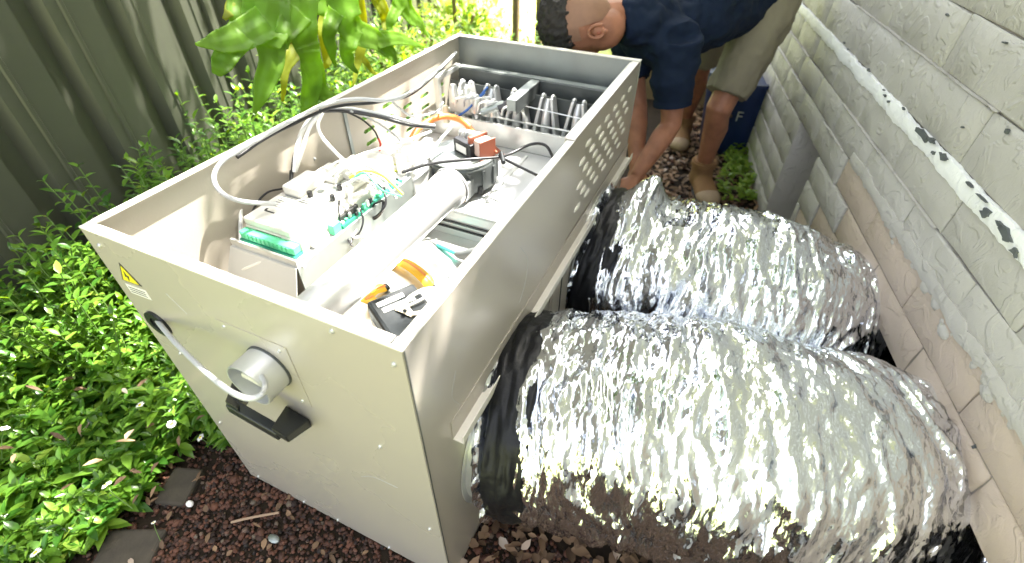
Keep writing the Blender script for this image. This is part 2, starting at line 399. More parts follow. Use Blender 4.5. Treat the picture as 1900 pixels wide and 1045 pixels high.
# the thick white damp-course strip with chipped-out flakes
def ragged(s0, s1, zlo, zhi, x, ns, amp, seed, thick=.012):
    V = []; F = []; r = random.Random(seed)
    for i in range(ns+1):
        s = s0+(s1-s0)*i/ns
        a = zlo+amp*mnoise.noise(Vector((s*9, seed, 0)))+amp*.6*mnoise.noise(Vector((s*40, seed, 3)))
        b = zhi+amp*mnoise.noise(Vector((s*8, seed+5, 0)))+amp*.6*mnoise.noise(Vector((s*43, seed, 7)))
        m_ = (a+b)/2
        for (z, xx) in ((a, x+thick), (a+.002, x+.003), (m_, x-.002), (b-.002, x+.003), (b, x+thick)): V.append((xx+r.uniform(-.0008,.0008), s, z))
    for i in range(ns):
        for k in range(4): p = i*5+k; F.append((p, p+1, p+6, p+5))
    return MB().add(V, F)
ragged(-2.42, 1.75, .829, .871, -.010, 420, .008, 3).build('white_strip', M['strip'], wall, smooth=True)
def flake(s, z, l, h, x, seed):
    r = random.Random(seed); n = 9; P = []
    for k in range(n):
        t = 2*PI*(k+r.uniform(-.3,.3))/n; rr = r.uniform(.35, 1.35); P.append((s+math.cos(t)*l*rr+math.sin(t)*l*.25, z+math.sin(t)*h*rr))
    V = [(x, a, b) for a, b in P]+[(x+.006, a, b) for a, b in P]; F = [tuple(range(n))]+[(k, (k+1)%n, n+(k+1)%n, n+k) for k in range(n)]
    return MB().add(V, F)
def on_wall(x, y):                       # photo position -> (s, z) on the wall face
    n_ = Vector((math.cos(WR), math.sin(WR), 0)); d = Fw*FPX+R2*(x-950)-U2*(y-522.5); c = Vector((CX,CY,CZ))
    P = c+d*((WQ-c).dot(n_)/d.dot(n_)); t = Vector((-math.sin(WR), math.cos(WR), 0)); return (P-WQ).dot(t), P.z
for i, (px, py, l, h) in enumerate([(1722,250,.036,.011),(1740,262,.02,.006),(1762,293,.019,.007),(1742,285,.008,.004),(1842,396,.020,.009),(1880,440,.026,.010),(1868,418,.012,.004),(1897,468,.014,.008),(1573,80,.007,.003),(1580,92,.007,.003),(1619,131,.012,.004),(1650,178,.007,.003),(1657,189,.006,.003),(1686,203,.008,.003),(1648,168,.004,.002),(1832,367,.02,.0025),(1812,345,.02,.0022)]):
    s_, z_ = on_wall(px, py); flake(s_, z_, l, h, -.0150, i).build('chipped_flake', M['slate'], wall)
for i, (px, py, l, h) in enumerate([(1595,300,.018,.012),(1762,28,.007,.003),(1715,530,.03,.012),(1745,555,.012,.008),(1873,243,.005,.005),(1790,237,.003,.002),(1845,700,.012,.012),(1770,747,.015,.004),(1818,935,.008,.015),(1800,830,.004,.020),(1727,868,.014,.010),(1660,506,.005,.005),(1650,492,.004,.004),(1540,455,.02,.02),(1580,515,.016,.016),(1790,925,.004,.006),(1640,372,.012,.003),(1870,80,.010,.002)]):
    s_, z_ = on_wall(px, py); flake(s_, z_, l, h, -.0075 if i in (1,4,5,17) else .0035, 50+i).build('pit_and_gap_shade', M['slate'], wall)  # some of these dark flakes stand in for the shaded opening behind the duct
# crumbling edge of the render coat above the bare courses
ragged(-2.42, -.70, .628, .668, -.008, 130, .016, 9, .02).build('render_edge', M['wall'], wall, smooth=True)
ragged(-2.42, -1.05, .600, .640, .001, 130, .018, 14, .012).build('render_edge', M['wallb'], wall, smooth=True)
mb = MB()
for i in range(70):
    s_ = rnd.uniform(-2.3,-.9); z_ = .64+rnd.gauss(0,.018); r = rnd.uniform(.006,.018)
    mb.ell((.002, s_, z_), r*.5, r*rnd.uniform(.8,1.6), r, n=7, k=5)
mb.build('render_crumbs', M['wall'], wall, smooth=True, kind='stuff')
# raised beads of paint along some joints
for (z, a, b, sd_) in ((.736,-1.25,-.45,1),(.736,.1,.9,8),(.631,-.62,-.40,2),(1.0,-1.2,-.2,3),(.526,.15,.5,4),(.42,.35,.7,5),(.631,.3,.9,9)):
    ragged(a, b, z-.0030, z+.0020, -.0052, 120, .0028, 20+sd_, .008).build('paint_bead', M['wall'], wall, smooth=True)
ragged(-2.3,-1.5,.205,.212,.003,80,.004,31,.01).build('paint_bead', M['wallb'], wall, smooth=True)
# unseen eave added high above, overhang sized to keep the side passage in shade
ev = empty('added_eave', (WQ.x, WQ.y, 2.62), WR, 'unseen painted timber eave with gutter added on the brick wall, overhang sized for shade', 'eave')
MB().box(-.22,.3,-4.2,5.0,.0,.03).build('soffit', M['eave'], ev); MB().box(-.245,-.22,-4.2,5.0,-.02,.16).build('fascia', M['eave'], ev)
MB().loft([(-.31,-4.2,.10),(-.31,5.0,.10)],.055,10).build('gutter', M['eave'], ev, smooth=True)

# ================================================================== FENCE
FX = -1.13; FA = math.radians(13); FN = (math.cos(FA), math.sin(FA))
fence = empty('metal_fence', (FX+.6*FN[1], .6-.6*FN[0], 0), FA, 'dark shaded corrugated steel sheet fence at the left behind the plants', 'fence')
def fence_sheet(y0, y1, name):
    prof = []; y = y0; P = .285
    while y < y1-1e-6:
        for (dy, dx) in ((0,0),(.05,0),(.075,-.045),(.135,-.045),(.16,0),(.205,0),(.21,.006),(.222,.006),(.228,0)):
            if y+dy <= y1: prof.append((dx, y+dy))
        y += P
    prof.append((0, y1)); V = []; F = []
    for (dx, yy) in prof: V += [(dx, yy, -.05), (dx, yy, .62), (dx, yy, 1.25), (dx, yy, 1.85)]
    for i in range(len(prof)-1):
        for k in range(3): F.append((i*4+k, i*4+4+k, i*4+5+k, i*4+1+k))
    o = MB().add(V, F).build(name, M['fence'], fence)
    so_ = o.modifiers.new('t', 'SOLIDIFY'); so_.thickness = .0012
    return o
for k in range(7): fence_sheet(-1.2+k*.855, -1.2+(k+1)*.855, 'fence_sheet')
for yy in (.51-.855*2, .51+.855, .51+.855*3): MB().box(-.02,.02,yy-.012,yy+.018,-.05,1.9).build('fence_post', M['fence'], fence, bevel=.003)
MB().box(-.02,.025,-1.2,4.78,1.85,1.89).build('top_rail', M['fence'], fence)

# ================================================================== HEATING UNIT
U = empty('ducted_heating_unit', (0,0,0), 0, 'beige sheet metal ducted gas heater cabinet with its lid off and wiring exposed', 'heater')
def sheet(axis, c, a0, a1, z0, z1, slots, name, m, th=.0016, out=1):
    """thin sheet at axis=c spanning a (the other horizontal axis) and z, with long slots (a,z,half length,half height)"""
    A = sorted(set([a0, a1]+[round(v, 5) for s_ in slots for v in (s_[0]-s_[2], s_[0]-s_[2]+s_[3], s_[0]+s_[2]-s_[3], s_[0]+s_[2])]))
    Z = sorted(set([z0, z1]+[round(v, 5) for s_ in slots for v in (s_[1]-s_[3], s_[1], s_[1]+s_[3])]))
    V = []; F = []; idx = {}
    def vi(a, z):
        k = (round(a,5), round(z,5))
        if k not in idx: idx[k] = len(V); V.append((c, a, z) if axis == 'x' else (a, c, z))
        return idx[k]
    for i in range(len(A)-1):
        for j in range(len(Z)-1):
            am, zm = (A[i]+A[i+1])/2, (Z[j]+Z[j+1])/2; hit = None
            for s_ in slots:
                if abs(am-s_[0]) < s_[2] and abs(zm-s_[1]) < s_[3]: hit = s_
            q = [vi(A[i],Z[j]), vi(A[i+1],Z[j]), vi(A[i+1],Z[j+1]), vi(A[i],Z[j+1])]
            if not hit: F.append(tuple(q)); continue
            left = am < hit[0]-hit[2]+hit[3]; right = am > hit[0]+hit[2]-hit[3]; up_ = zm > hit[1]
            if left and up_: F.append((q[0], q[2], q[3]))
            elif left: F.append((q[0], q[1], q[3]))
            elif right and up_: F.append((q[1], q[2], q[3]))
            elif right: F.append((q[0], q[1], q[2]))
    o = MB().add(V, F).build(name, m, U); s_ = o.modifiers.new('t', 'SOLIDIFY'); s_.thickness = th; s_.offset = 0
    return o
slotsL = [(.80+.105*i, z, .028, .0065) for i in range(5) for z in (.68,.72,.76,.80)]
slotsR = [(.80+.085*i+(.04 if k%2 else 0), .665+.035*k, .026, .0085) for i in range(6) for k in range(6)]
slotsB = [(.12+.13*i, .775, .030, .011) for i in range(5)]
sheet('y', 0, 0, W, .004, H, [], 'front_panel', M['cab'])
sheet('x', 0, .001, L-.001, .004, H, slotsL, 'left_panel', M['cabin'])
sheet('x', W, .001, .715, .004, H, [], 'right_panel', M['cabside'])
sheet('x', W-.0022, .7145, L-.001, .004, H-.002, [(a,z,l,h) for (a,z,l,h) in slotsR], 'right_panel', M['cabside'])
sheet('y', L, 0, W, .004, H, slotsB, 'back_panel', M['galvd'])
# pale ovals behind the right panel slots stand in for the lit inside
slot_oval = None
for (a, z, l, h) in slotsR:
    if slot_oval is None:
        slot_oval = MB().ell((0,0,0), .004, .024, .0078, n=12, k=6).build('lit_slot_fill', M['rim'], U, smooth=True, loc=(W-.0005, a, z))
    else: copyobj(slot_oval, U, (W-.0005, a, z))
def flange(x0, x1, y0, y1, z=H, m='rim'):
    return MB().box(x0, x1, y0, y1, z-.003, z+.0005).build('rim_flange', M[m], U, bevel=.0008)
flange(-.001, W+.001, -.0015, .019); flange(-.0015, .016, .0195, L-.0195, H+.0003); flange(-.001, W+.001, L-.019, L+.0015)
flange(W-.017, W+.0015, .0195, .705, H+.0003); flange(W-.026, W-.002, .722, L-.0195, H-.0035)
MB().box(W-.030, W-.0275, .725, L-.03, H-.045, H-.004).build('flange_return', M['rim'], U)
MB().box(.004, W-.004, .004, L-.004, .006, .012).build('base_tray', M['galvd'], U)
# corner seams and screws
MB().box(W+.0002, W+.0022, .0016, .0035, .01, H-.004).build('corner_seam', M['darkst'], U)
MB().box(W-.022, W-.019, .0025, .0225, H-.0005, H+.0012).build('notch', M['black'], U)
scr = MB().ell((0,0,0), .0045, .0028, .0045, n=10, k=6); scr.loft([(0,-.004,0),(0,-.0005,0)],.0022,6)
s0 = None
for (x, z) in ((.669,.862),(.588,.585),(.565,.884),(.064,.587),(.42,.77),(.42,.627),(.292,.773),(.30,.632),(.03,.868),(.03,.30),(.66,.30),(.04,.025),(.21,.018),(.33,.018),(.50,.018)):
    if s0 is None: s0 = scr.build('screw', M['alu'], U, smooth=True, loc=(x, -.0012, z))
    else: copyobj(s0, U, (x, -.0012, z))
# flue outlet on the front: cover plate, spigot
MB().box(.277,.4395,-.0022,-.0009,.616,.786).build('outlet_plate', M['cab'], U, bevel=.0006)
oc = Vector((.372, 0, .706))
def ringtube(c, axis, r0, r1, length, n=40):
    ax = Vector(axis).normalized(); u = ax.orthogonal().normalized(); v = ax.cross(u); V = []; F = []
    for (rr, t) in ((r0,0),(r0,length),(r1,length),(r1,0)):
        for k in range(n): a = 2*PI*k/n; V.append(Vector(c)+ax*t+u*math.cos(a)*rr+v*math.sin(a)*rr)
    for j in range(3):
        for k in range(n): F.append((j*n+k, j*n+(k+1)%n, (j+1)*n+(k+1)%n, (j+1)*n+k))
    return MB().add(V, F)
ou = ringtube(oc+Vector((0,-.003,0)), (0,-1,0), .0465, .0435, .050).build('flue_spigot', M['alu'], U, smooth=True)
ringtube(oc+Vector((0,-.0025,0)), (0,-1,0), .0485, .0435, .004).build('spigot_gasket', M['darkst'], U, smooth=True)
b_ = MB().loft([oc+Vector((0,-.006,0)), oc+Vector((0,-.004,0))], .043, 30).build('spigot_back', M['galvd'], U)
mb = MB(); c0 = oc+Vector((-.006,-.028,.0))
mb.obox(c0, (.9,.1,-.4), (0,1,0), (.4,0,.9), .020, .013, .007); mb.obox(c0+Vector((.005,.02,-.02)), (.9,.1,-.4), (0,1,0), (.4,0,.9), .018, .02, .008)
mb.build('plug', M['white'], U, bevel=.002)
for (pts3, rr) in (([(W+.0012,.40,.80),(W+.0012,.44,.74),(W+.0012,.43,.68),(W+.0012,.40,.645)], .0005), ([(W+.0012,.12,.72),(W+.0012,.10,.67),(W+.0012,.12,.62)], .0005), ([(.50,-.0011,.40),(.54,-.0011,.43),(.60,-.0011,.435)], .0004), ([(.16,-.0011,.80),(.19,-.0011,.76)], .0004)):
    MB().loft(spline(pts3,6), rr, 4).build('scratch', M['greyc'], U)
# grommet and the grey cord
ringtube((.060,-.001,.679), (0,-1,0), .032, .018, .006).build('grommet', M['black'], U, smooth=True)
MB().loft([(.060,-.0022,.679),(.060,-.0032,.679)], .020, 24).build('grommet_hole', M['black'], U)
cord = spline([at(290,592,Y=.012), at(297,602,Y=-.012), at(322,632,Y=-.040), at(362,672,Y=-.065), at(400,706,Y=-.080), at(432,729,Y=-.090), at(462,740,Y=-.092), at(486,732,Y=-.080), at(492,712,Y=-.055), at(480,690,Y=-.03)], 8)
MB().loft(cord, .0048, 12).build('cord', M['greyc'], U, smooth=True)
# carry handle: bent flat-sided bar
hd = MB(); pts_ = [(.207,-.004,.566),(.215,-.050,.552),(.235,-.062,.543),(.385,-.062,.528),(.410,-.052,.546),(.425,-.004,.575)]
mb = MB(); mb.loft(spline([(.225,-.055,.560),(.25,-.062,.546),(.36,-.062,.533),(.385,-.055,.536)],4), (.0135,), 8) if False else None
def blade(P, hw, hh, name):
    m_ = MB()
    for i in range(len(P)-1):
        pass
    return m_
mb = MB()
def hx(P): mb.add(P, [(0,1,2,3),(7,6,5,4),(0,4,5,1),(1,5,6,2),(2,6,7,3),(3,7,4,0)])
A1, A2 = at(428,751,Y=-.060), at(522,805,Y=-.060); uz, uy = Vector((.10,0,1)).normalized(), Vector((0,1,0))
mb.obox((A1+A2)/2, (A2-A1).normalized(), uy, uz, (A2-A1).length/2, .0095, .0120)
for (t1, t2, o1, o2) in ((at(432,702,Y=-.002), at(462,722,Y=-.002), at(417,744,Y=-.068), at(440,758,Y=-.068)), (at(530,752,Y=-.002), at(574,778,Y=-.002), at(502,794,Y=-.068), at(530,811,Y=-.068))):
    dz = Vector((0,0,-.026))
    hx([t1, t2, o2, o1, t1+dz, t2+dz, o2+dz*.8, o1+dz*.8])
mb.build('carry_handle', M['black'], U, bevel=.0025)
# warning sticker: yellow triangle with bolt and the small text label under it
def flat(P, y, name, m, th=.0006):
    n = len(P); V = [(a, y, z) for a, z in P]+[(a, y-th, z) for a, z in P]
    return MB().add(V, [tuple(range(n-1,-1,-1)), tuple(range(n,2*n))]+[(k, (k+1)%n, n+(k+1)%n, n+k) for k in range(n)]).build(name, m, U)
flat([(.030,.786),(.088,.790),(.060,.838)], -.0010, 'warning_triangle_border', M['ink'])
flat([(.036,.789),(.082,.792),(.060,.831)], -.0017, 'warning_triangle', M['inky'])
flat([(.060,.820),(.053,.803),(.059,.804),(.057,.793),(.066,.808),(.060,.808)], -.0024, 'lightning_mark', M['ink'])
flat([(.030,.752),(.092,.756),(.092,.781),(.030,.777)], -.0010, 'text_label', M['label'])
for k in range(3): flat([(.036,.758+.006*k),(.085,.761+.006*k),(.085,.7622+.006*k),(.036,.7592+.006*k)], -.0017, 'text_line', M['ink'])
# rail along the duct side
MB().box(W+.001, W+.026, .085, L+.004, .548, .552).build('drip_rail', M['rim'], U, bevel=.0008)
MB().box(W+.024, W+.0265, .085, L+.004, .552, .573).build('drip_rail_lip', M['rim'], U, bevel=.0008)
MB().box(W+.0012, W+.0030, .085, L+.004, .552, .606).build('drip_rail_back', M['cabside'], U)
# sheet metal duct frames under the rail
for yc in (.34, 1.02):
    ringtube((W+.002, yc, .33), (1,0,0), .250, .232, .004, 56).build('duct_flange', M['galv'], U, smooth=True)
    ringtube((W+.006, yc, .33), (1,0,0), .236, .232, .040, 56).build('duct_spigot', M['galv'], U, smooth=True)
MB().box(W+.002, W+.010, .612, .748, .03, .545).build('side_plate', M['cabside'], U, bevel=.001)
MB().box(W+.0105, W+.0125, .676, .680, .03, .54).build('side_plate_seam', M['darkst'], U)

# ---- inside: shelves and compartments
MB().box(.26, W-.004, .006, .700, .520, .526).build('shelf_floor', M['galv'], U)
MB().box(.004, .2595, .006, .700, .40, .405).build('shelf_floor', M['cabin'], U)
MB().box(.004, W-.004, .7005, 1.1285, .612, .620).build('fan_deck', M['whitemetal'], U, bevel=.002)
MB().box(.26, W-.004, .7005, .7085, .476, .6115).build('deck_front', M['whitemetal'], U)
mb = MB(); mb.box(.28, W-.006, .694, .6998, .575, .580); mb.box(.28, W-.006, .692, .6998, .556, .559); mb.build('slot_lip', M['black'], U)
MB().box(.004, W-.02, 1.129, 1.133, .6205, .700).build('divider', M['galv'], U)
MB().box(.004, W-.02, 1.1185, 1.1288, .700, .7035).build('divider_lip', M['galv'], U)
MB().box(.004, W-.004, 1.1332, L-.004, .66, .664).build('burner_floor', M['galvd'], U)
MB().box(.52, .66, .90, 1.11, .6205, .6225).build('data_sheet', M['paper'], U)
MB().box(W-.075, W-.025, 1.00, 1.12, .6225, .650).build('corner_bracket', M['galv'], U, bevel=.002)
# T-shaped dark bracket
mb = MB(); mb.box(.045, .655, 1.285, 1.318, .755, .812); mb.build('bracket_bar', M['darkst'], U, bevel=.0015)
MB().box(.043, .657, 1.292, 1.321, .8125, .8145).build('bracket_top', M['galvd'], U)
MB().box(.335,.367, 1.085, 1.2918, .775, .812).build('bracket_arm', M['galvd'], U, bevel=.0015)
MB().box(.3675,.3695, 1.088, 1.2915, .765, .811).build('bracket_arm_side', M['darkst'], U)
pA, pB = at(822,112,z=.83), at(843,214,Y=1.14)
MB().box(.028,.046,1.14,1.158,.664,.82).build('bracket_leg', M['galv'], U, bevel=.001)
MB().box(.028,.0465,1.159,1.30,.806,.822).build('bracket_leg', M['galv'], U, bevel=.001)
MB().box(.634,.652,1.17,1.26,.70,.83).build('bracket_leg', M['galv'], U, bevel=.002)
# heat exchanger clams: a rounded centre ridge between two raked vanes
for i, x in enumerate((.115,.215,.318,.428,.537,.632)):
    o = MB().loft([(x,1.205,.664),(x,1.205,.70),(x,1.215,.765),(x,1.22,.782)], [.016,.017,.013,.008], 12).build('burner_ridge', M['alu'], U, smooth=True)
    for sg in (-1,1):
        mb = MB(); a0 = x+sg*.040; a1 = x+sg*.017
        mb.add([(a0-.006,1.19,.665),(a0+.006,1.19,.665),(a1+.005,1.20,.790),(a1-.005,1.20,.790),(a0-.006,1.235,.665),(a0+.006,1.235,.665),(a1+.005,1.235,.790),(a1-.005,1.235,.790)],
               [(0,1,2,3),(4,7,6,5),(0,4,5,1),(1,5,6,2),(2,6,7,3),(3,7,4,0)])
        mb.ell((a1,1.217,.792), .007, .014, .007, n=8, k=5)
        mb.build('burner_vane', M['alu'], U, bevel=.002)
MB().box(.03,.64,1.250,1.256,.665,.775).build('burner_back', M['darkst'], U)
MB().loft([(.03,1.18,.70),(.64,1.18,.70)], .004, 8).build('igniter_rod', M['galv'], U, smooth=True)
MB().loft([(.33,1.17,.765),(.64,1.17,.752)], .002, 6).build('sense_wire', M['galv'], U)
# gas valve cluster
gv = MB().box(.075,.165,1.15,1.195,.70,.770).build('gas_valve', M['white'], U, bevel=.008)
for (x,y,z,r,h) in ((.10,1.15,.772,.016,.03),(.14,1.17,.772,.014,.02),(.185,1.15,.75,.018,.03),(.225,1.16,.74,.014,.035),(.26,1.14,.75,.012,.03),(.075,1.13,.70,.012,.03)):
    MB().loft([(x,y,z-.03),(x,y,z+h*.6),(x,y,z+h)], [r,r,r*.6], 12).build('valve_fitting', M['galv'] if x > .09 else M['cream'], U, smooth=True)
for k in range(7):
    a = Vector((.12+.03*k,1.12+.01*(k%3),.74)); P = [a, a+Vector((.02,-.02,.035)), a+Vector((.05,.02,.03)), a+Vector((.07,.04,-.01))]
    MB().loft(spline(P,5), .0035, 7).build('wire', M[('whitec','greyc','galv')[k%3]], U, smooth=True)
MB().loft([(.235,1.10,.745),(.305,1.13,.775)], .012, 10).build('ignition_block', M['galvd'], U, smooth=True)
MB().loft([(.29,1.12,.76),(.335,1.14,.78)], .016, 10).build('coil_block', M['blackc'], U, smooth=True)

# ---- flue pipe
pc = Vector((.385, 0, .742))
MB().loft([(pc.x,.004,pc.z),(pc.x,.575,pc.z),(pc.x,.59,pc.z),(pc.x,.605,pc.z),(pc.x,.63,pc.z)], [.044,.044,.050,.051,.051], 36, cap=True).build('flue_pipe', M['alu'], U, smooth=True)
ringtube((pc.x,.627,pc.z), (0,1,0), .0535, .045, .008).build('pipe_collar', M['alu'], U, smooth=True)
# ---- fan: round housing on feet, motor with brown bobbin
fc = Vector((.295, .855, .660))
MB().loft([fc+Vector((0,0,-.022)), fc+Vector((0,0,.045)), fc+Vector((0,0,.052)), fc+Vector((0,0,.055))], [.104,.104,.100,.094], 36).build('fan_housing', M['darkst'], U, smooth=True)
MB().loft([fc+Vector((0,0,.055)), fc+Vector((0,0,.060))], [.100,.100], 32).build('fan_plate', M['galvd'], U, smooth=True)
mb = MB()
for k in range(14):
    a = 2*PI*k/14; mb.obox(fc+Vector((math.cos(a)*.104, math.sin(a)*.104, .012)), (math.cos(a),math.sin(a),0), (-math.sin(a),math.cos(a),0), (0,0,1), .004, .005, .03)
mb.build('fan_fins', M['darkst'], U)
for (dx,dy) in ((-.085,-.06),(.085,-.055),(.07,.075)):
    MB().loft([fc+Vector((dx,dy,-.024)), fc+Vector((dx,dy,-.005))], [.012,.008], 8).build('fan_foot', M['black'], U, smooth=True)
mb = MB(); mb.obox(fc+Vector((.02,-.095,.0)), (1,0,0), (0,1,0), (0,0,1), .055, .028, .028); mb.build('fan_outlet', M['greyr'], U, bevel=.004)
mb = MB(); mb.obox(fc+Vector((.01,.0,.080)), (.92,-.38,0), (.38,.92,0), (0,0,1), .040, .012, .022); mb.build('motor_core', M['blackc'], U, bevel=.002)
mb = MB(); mb.obox(fc+Vector((.004,-.0135,.080)), (.92,-.38,0), (.38,.92,0), (0,0,1), .024, .0006, .011); mb.build('motor_label', M['label'], U)
mb = MB(); mb.obox(fc+Vector((.045,.018,.088)), (.92,-.38,0), (.38,.92,0), (0,0,1), .006, .034, .034); mb.obox(fc+Vector((.085,.002,.088)), (.92,-.38,0), (.38,.92,0), (0,0,1), .003, .030, .030); mb.build('coil_bobbin', M['brown'], U, bevel=.002)
mb = MB(); c_ = fc+Vector((.066,.010,.090)); mb.obox(c_, (.92,-.38,0), (.38,.92,0), (0,0,1), .016, .026, .026); mb.build('coil', M['copper'], U, bevel=.008)
for k in range(6):
    a = fc+Vector((-.03+.012*k, .035, .075)); MB().loft(spline([a, a+Vector((.005,.0,.035)), a+Vector((.02,.02,.03)), a+Vector((.03,.035,.0))],4), .004, 7).build('motor_wire', M[('galv','whitec','alu')[k%3]], U, smooth=True)
# orange silicone loop behind the fan
oh = spline([at(750,290,z=.66), at(768,250,z=.70), at(790,228,z=.72), at(825,216,z=.72), at(860,226,z=.71), at(880,250,z=.68)], 8)
MB().loft(oh, .0105, 10).build('silicone_hose', M['orange'], U, smooth=True)
MB().loft(spline([at(905,262,z=.67), at(925,280,z=.64), at(935,290,z=.63)],5), .006, 8).build('silicone_hose', M['brown'], U, smooth=True)
# round thermostat boss and pressed ring on the left wall
for (yy, zz, r) in ((.52,.70,.05),(.66,.69,.036)):
    MB().loft([(.003,yy,zz),(.03,yy,zz),(.034,yy,zz)], [r,r,r*.9], 28).build('wall_boss', M['cabin'], U, smooth=True)
MB().box(.002,.006,.70,.712,.62,.87).build('left_wall_seam', M['galvd'], U)

# ---- control tray and module
mb = MB(); mb.add([(.045,.215,.722),(.240,.215,.722),(.240,.66,.722),(.045,.66,.722),(.045,.215,.725),(.240,.215,.725),(.240,.66,.725),(.045,.66,.725)], [(0,3,2,1),(4,5,6,7),(0,1,5,4),(1,2,6,5),(2,3,7,6),(3,0,4,7)])
mb.build('control_tray', M['whitemetal'], U)
MB().box(.2402,.243,.215,.66,.50,.7255).build('tray_side', M['greyr'] if False else M['galvd'], U)
mb = MB(); mb.add([(.045,.212,.725),(.240,.212,.725),(.243,.165,.60),(.02,.165,.60),(.045,.2145,.725),(.240,.2145,.725),(.243,.1675,.60),(.02,.1675,.60)], [(0,3,2,1),(4,5,6,7),(0,1,5,4),(1,2,6,5),(2,3,7,6),(3,0,4,7)])
mb.build('tray_front', M['whitemetal'], U)
mb = MB(); mb.box(.045,.240,.218,.224,.7255,.742); mb.build('tray_lip', M['galv'], U)
MB().box(.052,.218,.262,.60,.7256,.756).build('control_module', M['white'], U, bevel=.003)
MB().box(.050,.190,.264,.56,.7562,.775).build('module_lid', M['white'], U, bevel=.004)
MB().box(.054,.215,.240,.2615,.733,.752).build('terminal_strip', M['green'], U, bevel=.002)
MB().box(.052,.217,.236,.2615,.7256,.7328).build('terminal_base', M['greend'], U)
for k in range(12): MB().box(.060+.0125*k,.0675+.0125*k,.2385,.2398,.736,.750).build('terminal', M['green'], U)
MB().box(.064,.118,.38,.47,.7752,.800).build('relay_block', M['white'], U, bevel=.005)
MB().box(.080,.150,.47,.53,.7752,.792).build('relay_block', M['white'], U, bevel=.005)
MB().box(.125,.205,.50,.575,.7752,.808).build('transformer', M['white'], U, bevel=.006)
MB().box(.10,.19,.59,.66,.7256,.775).build('relay_block', M['white'], U, bevel=.006)
for (x,y) in ((.135,.43),(.16,.455),(.148,.48)): MB().loft([(x,y,.7752),(x,y,.7765)], .008, 12).build('module_hole', M['galvd'], U)
MB().box(.075,.105,.305,.309,.7752,.7757).build('module_print', M['ink'], U); MB().box(.073,.079,.309,.316,.7752,.7757).build('module_print', M['ink'], U)
MB().box(.220,.236,.345,.372,.7256,.752).build('green_connector', M['green'], U, bevel=.002)
MB().box(.2185,.226,.385,.45,.7256,.750).build('relay_slot', M['ink'], U)
MB().box(.222,.238,.375,.62,.7256,.735).build('circuit_board', M['greend'], U)
for k in range(16):
    x = .222+rnd.uniform(0,.012); y = .38+.015*k; MB().box(x,x+.006,y,y+.008,.7352,.7352+rnd.uniform(.004,.016)).build('board_component', M[('white','green','whitec','black')[k%4]], U)
MB().box(.216,.232,.285,.335,.7256,.742).build('module_foot', M['white'], U, bevel=.003)

for k in range(7): MB().box(.070,.070+rnd.uniform(.03,.09),.330+.008*k,.332+.008*k,.7752,.7756).build('module_print', M['greyr'], U)
for k in range(9): MB().box(.54,.54+rnd.uniform(.05,.10),.925+.018*k,.928+.018*k,.6226,.6229).build('sheet_print', M['greyr'], U)
for (x,y) in ((.13,.40),(.19,.41),(.20,.53),(.175,.455)): MB().loft([(x,y,.775),(x,y,.789)], .0065, 10).build('capacitor', M['blackc'], U, smooth=True)
for (x,y,z) in ((.60,.73,.6205),(.45,.73,.6205),(.65,1.09,.6205),(.30,1.09,.6205),(.06,1.09,.6205),(.055,.25,.7256),(.23,.25,.7256),(.232,.63,.7256),(.055,.63,.7256),(.62,.66,.5265),(.62,.05,.5265),(.30,.66,.5265),(.12,.66,.7256)):
    MB().loft([(x,y,z),(x,y,z+.003)], [.0045,.0035], 8).build('deck_screw', M['galvd'], U, smooth=True)
MB().box(.40,.41,.705,1.10,.6205,.6245).build('deck_fold', M['galv'], U, bevel=.001)
MB().box(.085,.16,.262,.2625,.745,.752).build('terminal_print', M['ink'], U)
mb = MB()
for k in range(26):
    x = .13+rnd.uniform(0,.09); y = .56+rnd.uniform(0,.16); mb.box(x,x+rnd.uniform(.008,.022),y,y+rnd.uniform(.008,.02),.7256,.7256+rnd.uniform(.01,.045))
mb.build('small_connectors', M['label'], U, kind='stuff')
def cable(P, r, m, name='cable', n=8, k=7, curl=0):
    return MB().loft(spline([at(a[0], a[1], **({'z':a[2]} if a[2] > 0 else {'X':-a[2]})) for a in P], k), r, n).build(name, M[m], U, smooth=True)
cable([(846,98,.86),(800,142,.87),(760,172,.885),(722,186,.895),(660,184,.91),(610,192,.918),(560,214,.917),(505,244,.915),(450,276,.912),(412,300,.905),(397,330,.885),(412,358,.86),(450,374,.83),(512,378,.79)], .0052, 'greyc')
cable([(842,104,.85),(798,147,.86),(756,178,.875),(700,190,.89),(640,195,.90),(600,205,.905),(540,232,.903),(490,258,.90),(440,292,.893)], .0044, 'blackc')
cable([(594,206,.905),(640,206,.88),(700,216,.86),(760,232,.83),(806,237,.80)], .0052, 'blackc')
cable([(590,210,.90),(640,201,.885),(700,210,.865),(765,227,.835),(806,233,.803)], .0042, 'whitec')
cable([(585,296,.77),(560,280,.80),(530,272,.82),(495,290,.82),(468,322,.80),(450,365,.77),(446,410,.74),(447,462,.70)], .0046, 'greyc')
cable([(447,360,.78),(447,420,.73),(449,500,.62)], .0050, 'whitec')
cable([(586,212,.90),(565,235,.88),(552,270,.85),(545,320,.80)], .0056, 'whitec')
cable([(592,212,.90),(574,238,.88),(562,275,.85),(548,318,.80)], .0050, 'whitec')
cable([(580,214,.90),(560,242,.87),(545,290,.83),(541,322,.80)], .0026, 'blackc')
cable([(598,210,.90),(590,232,.88),(598,255,.86),(620,280,.84),(645,305,.82),(662,330,.79)], .0046, 'whitec')
cable([(541,318,.80),(540,345,.785)], .0052, 'blackc'); cable([(528,350,.785),(545,338,.79)], .0075, 'red', 'connector')
cable([(548,338,.79),(560,345,.785)], .006, 'orange', 'connector')
cable([(525,350,.785),(495,358,.77),(472,385,.75),(466,410,.735),(472,420,.73)], .0026, 'blackc', 'wire')
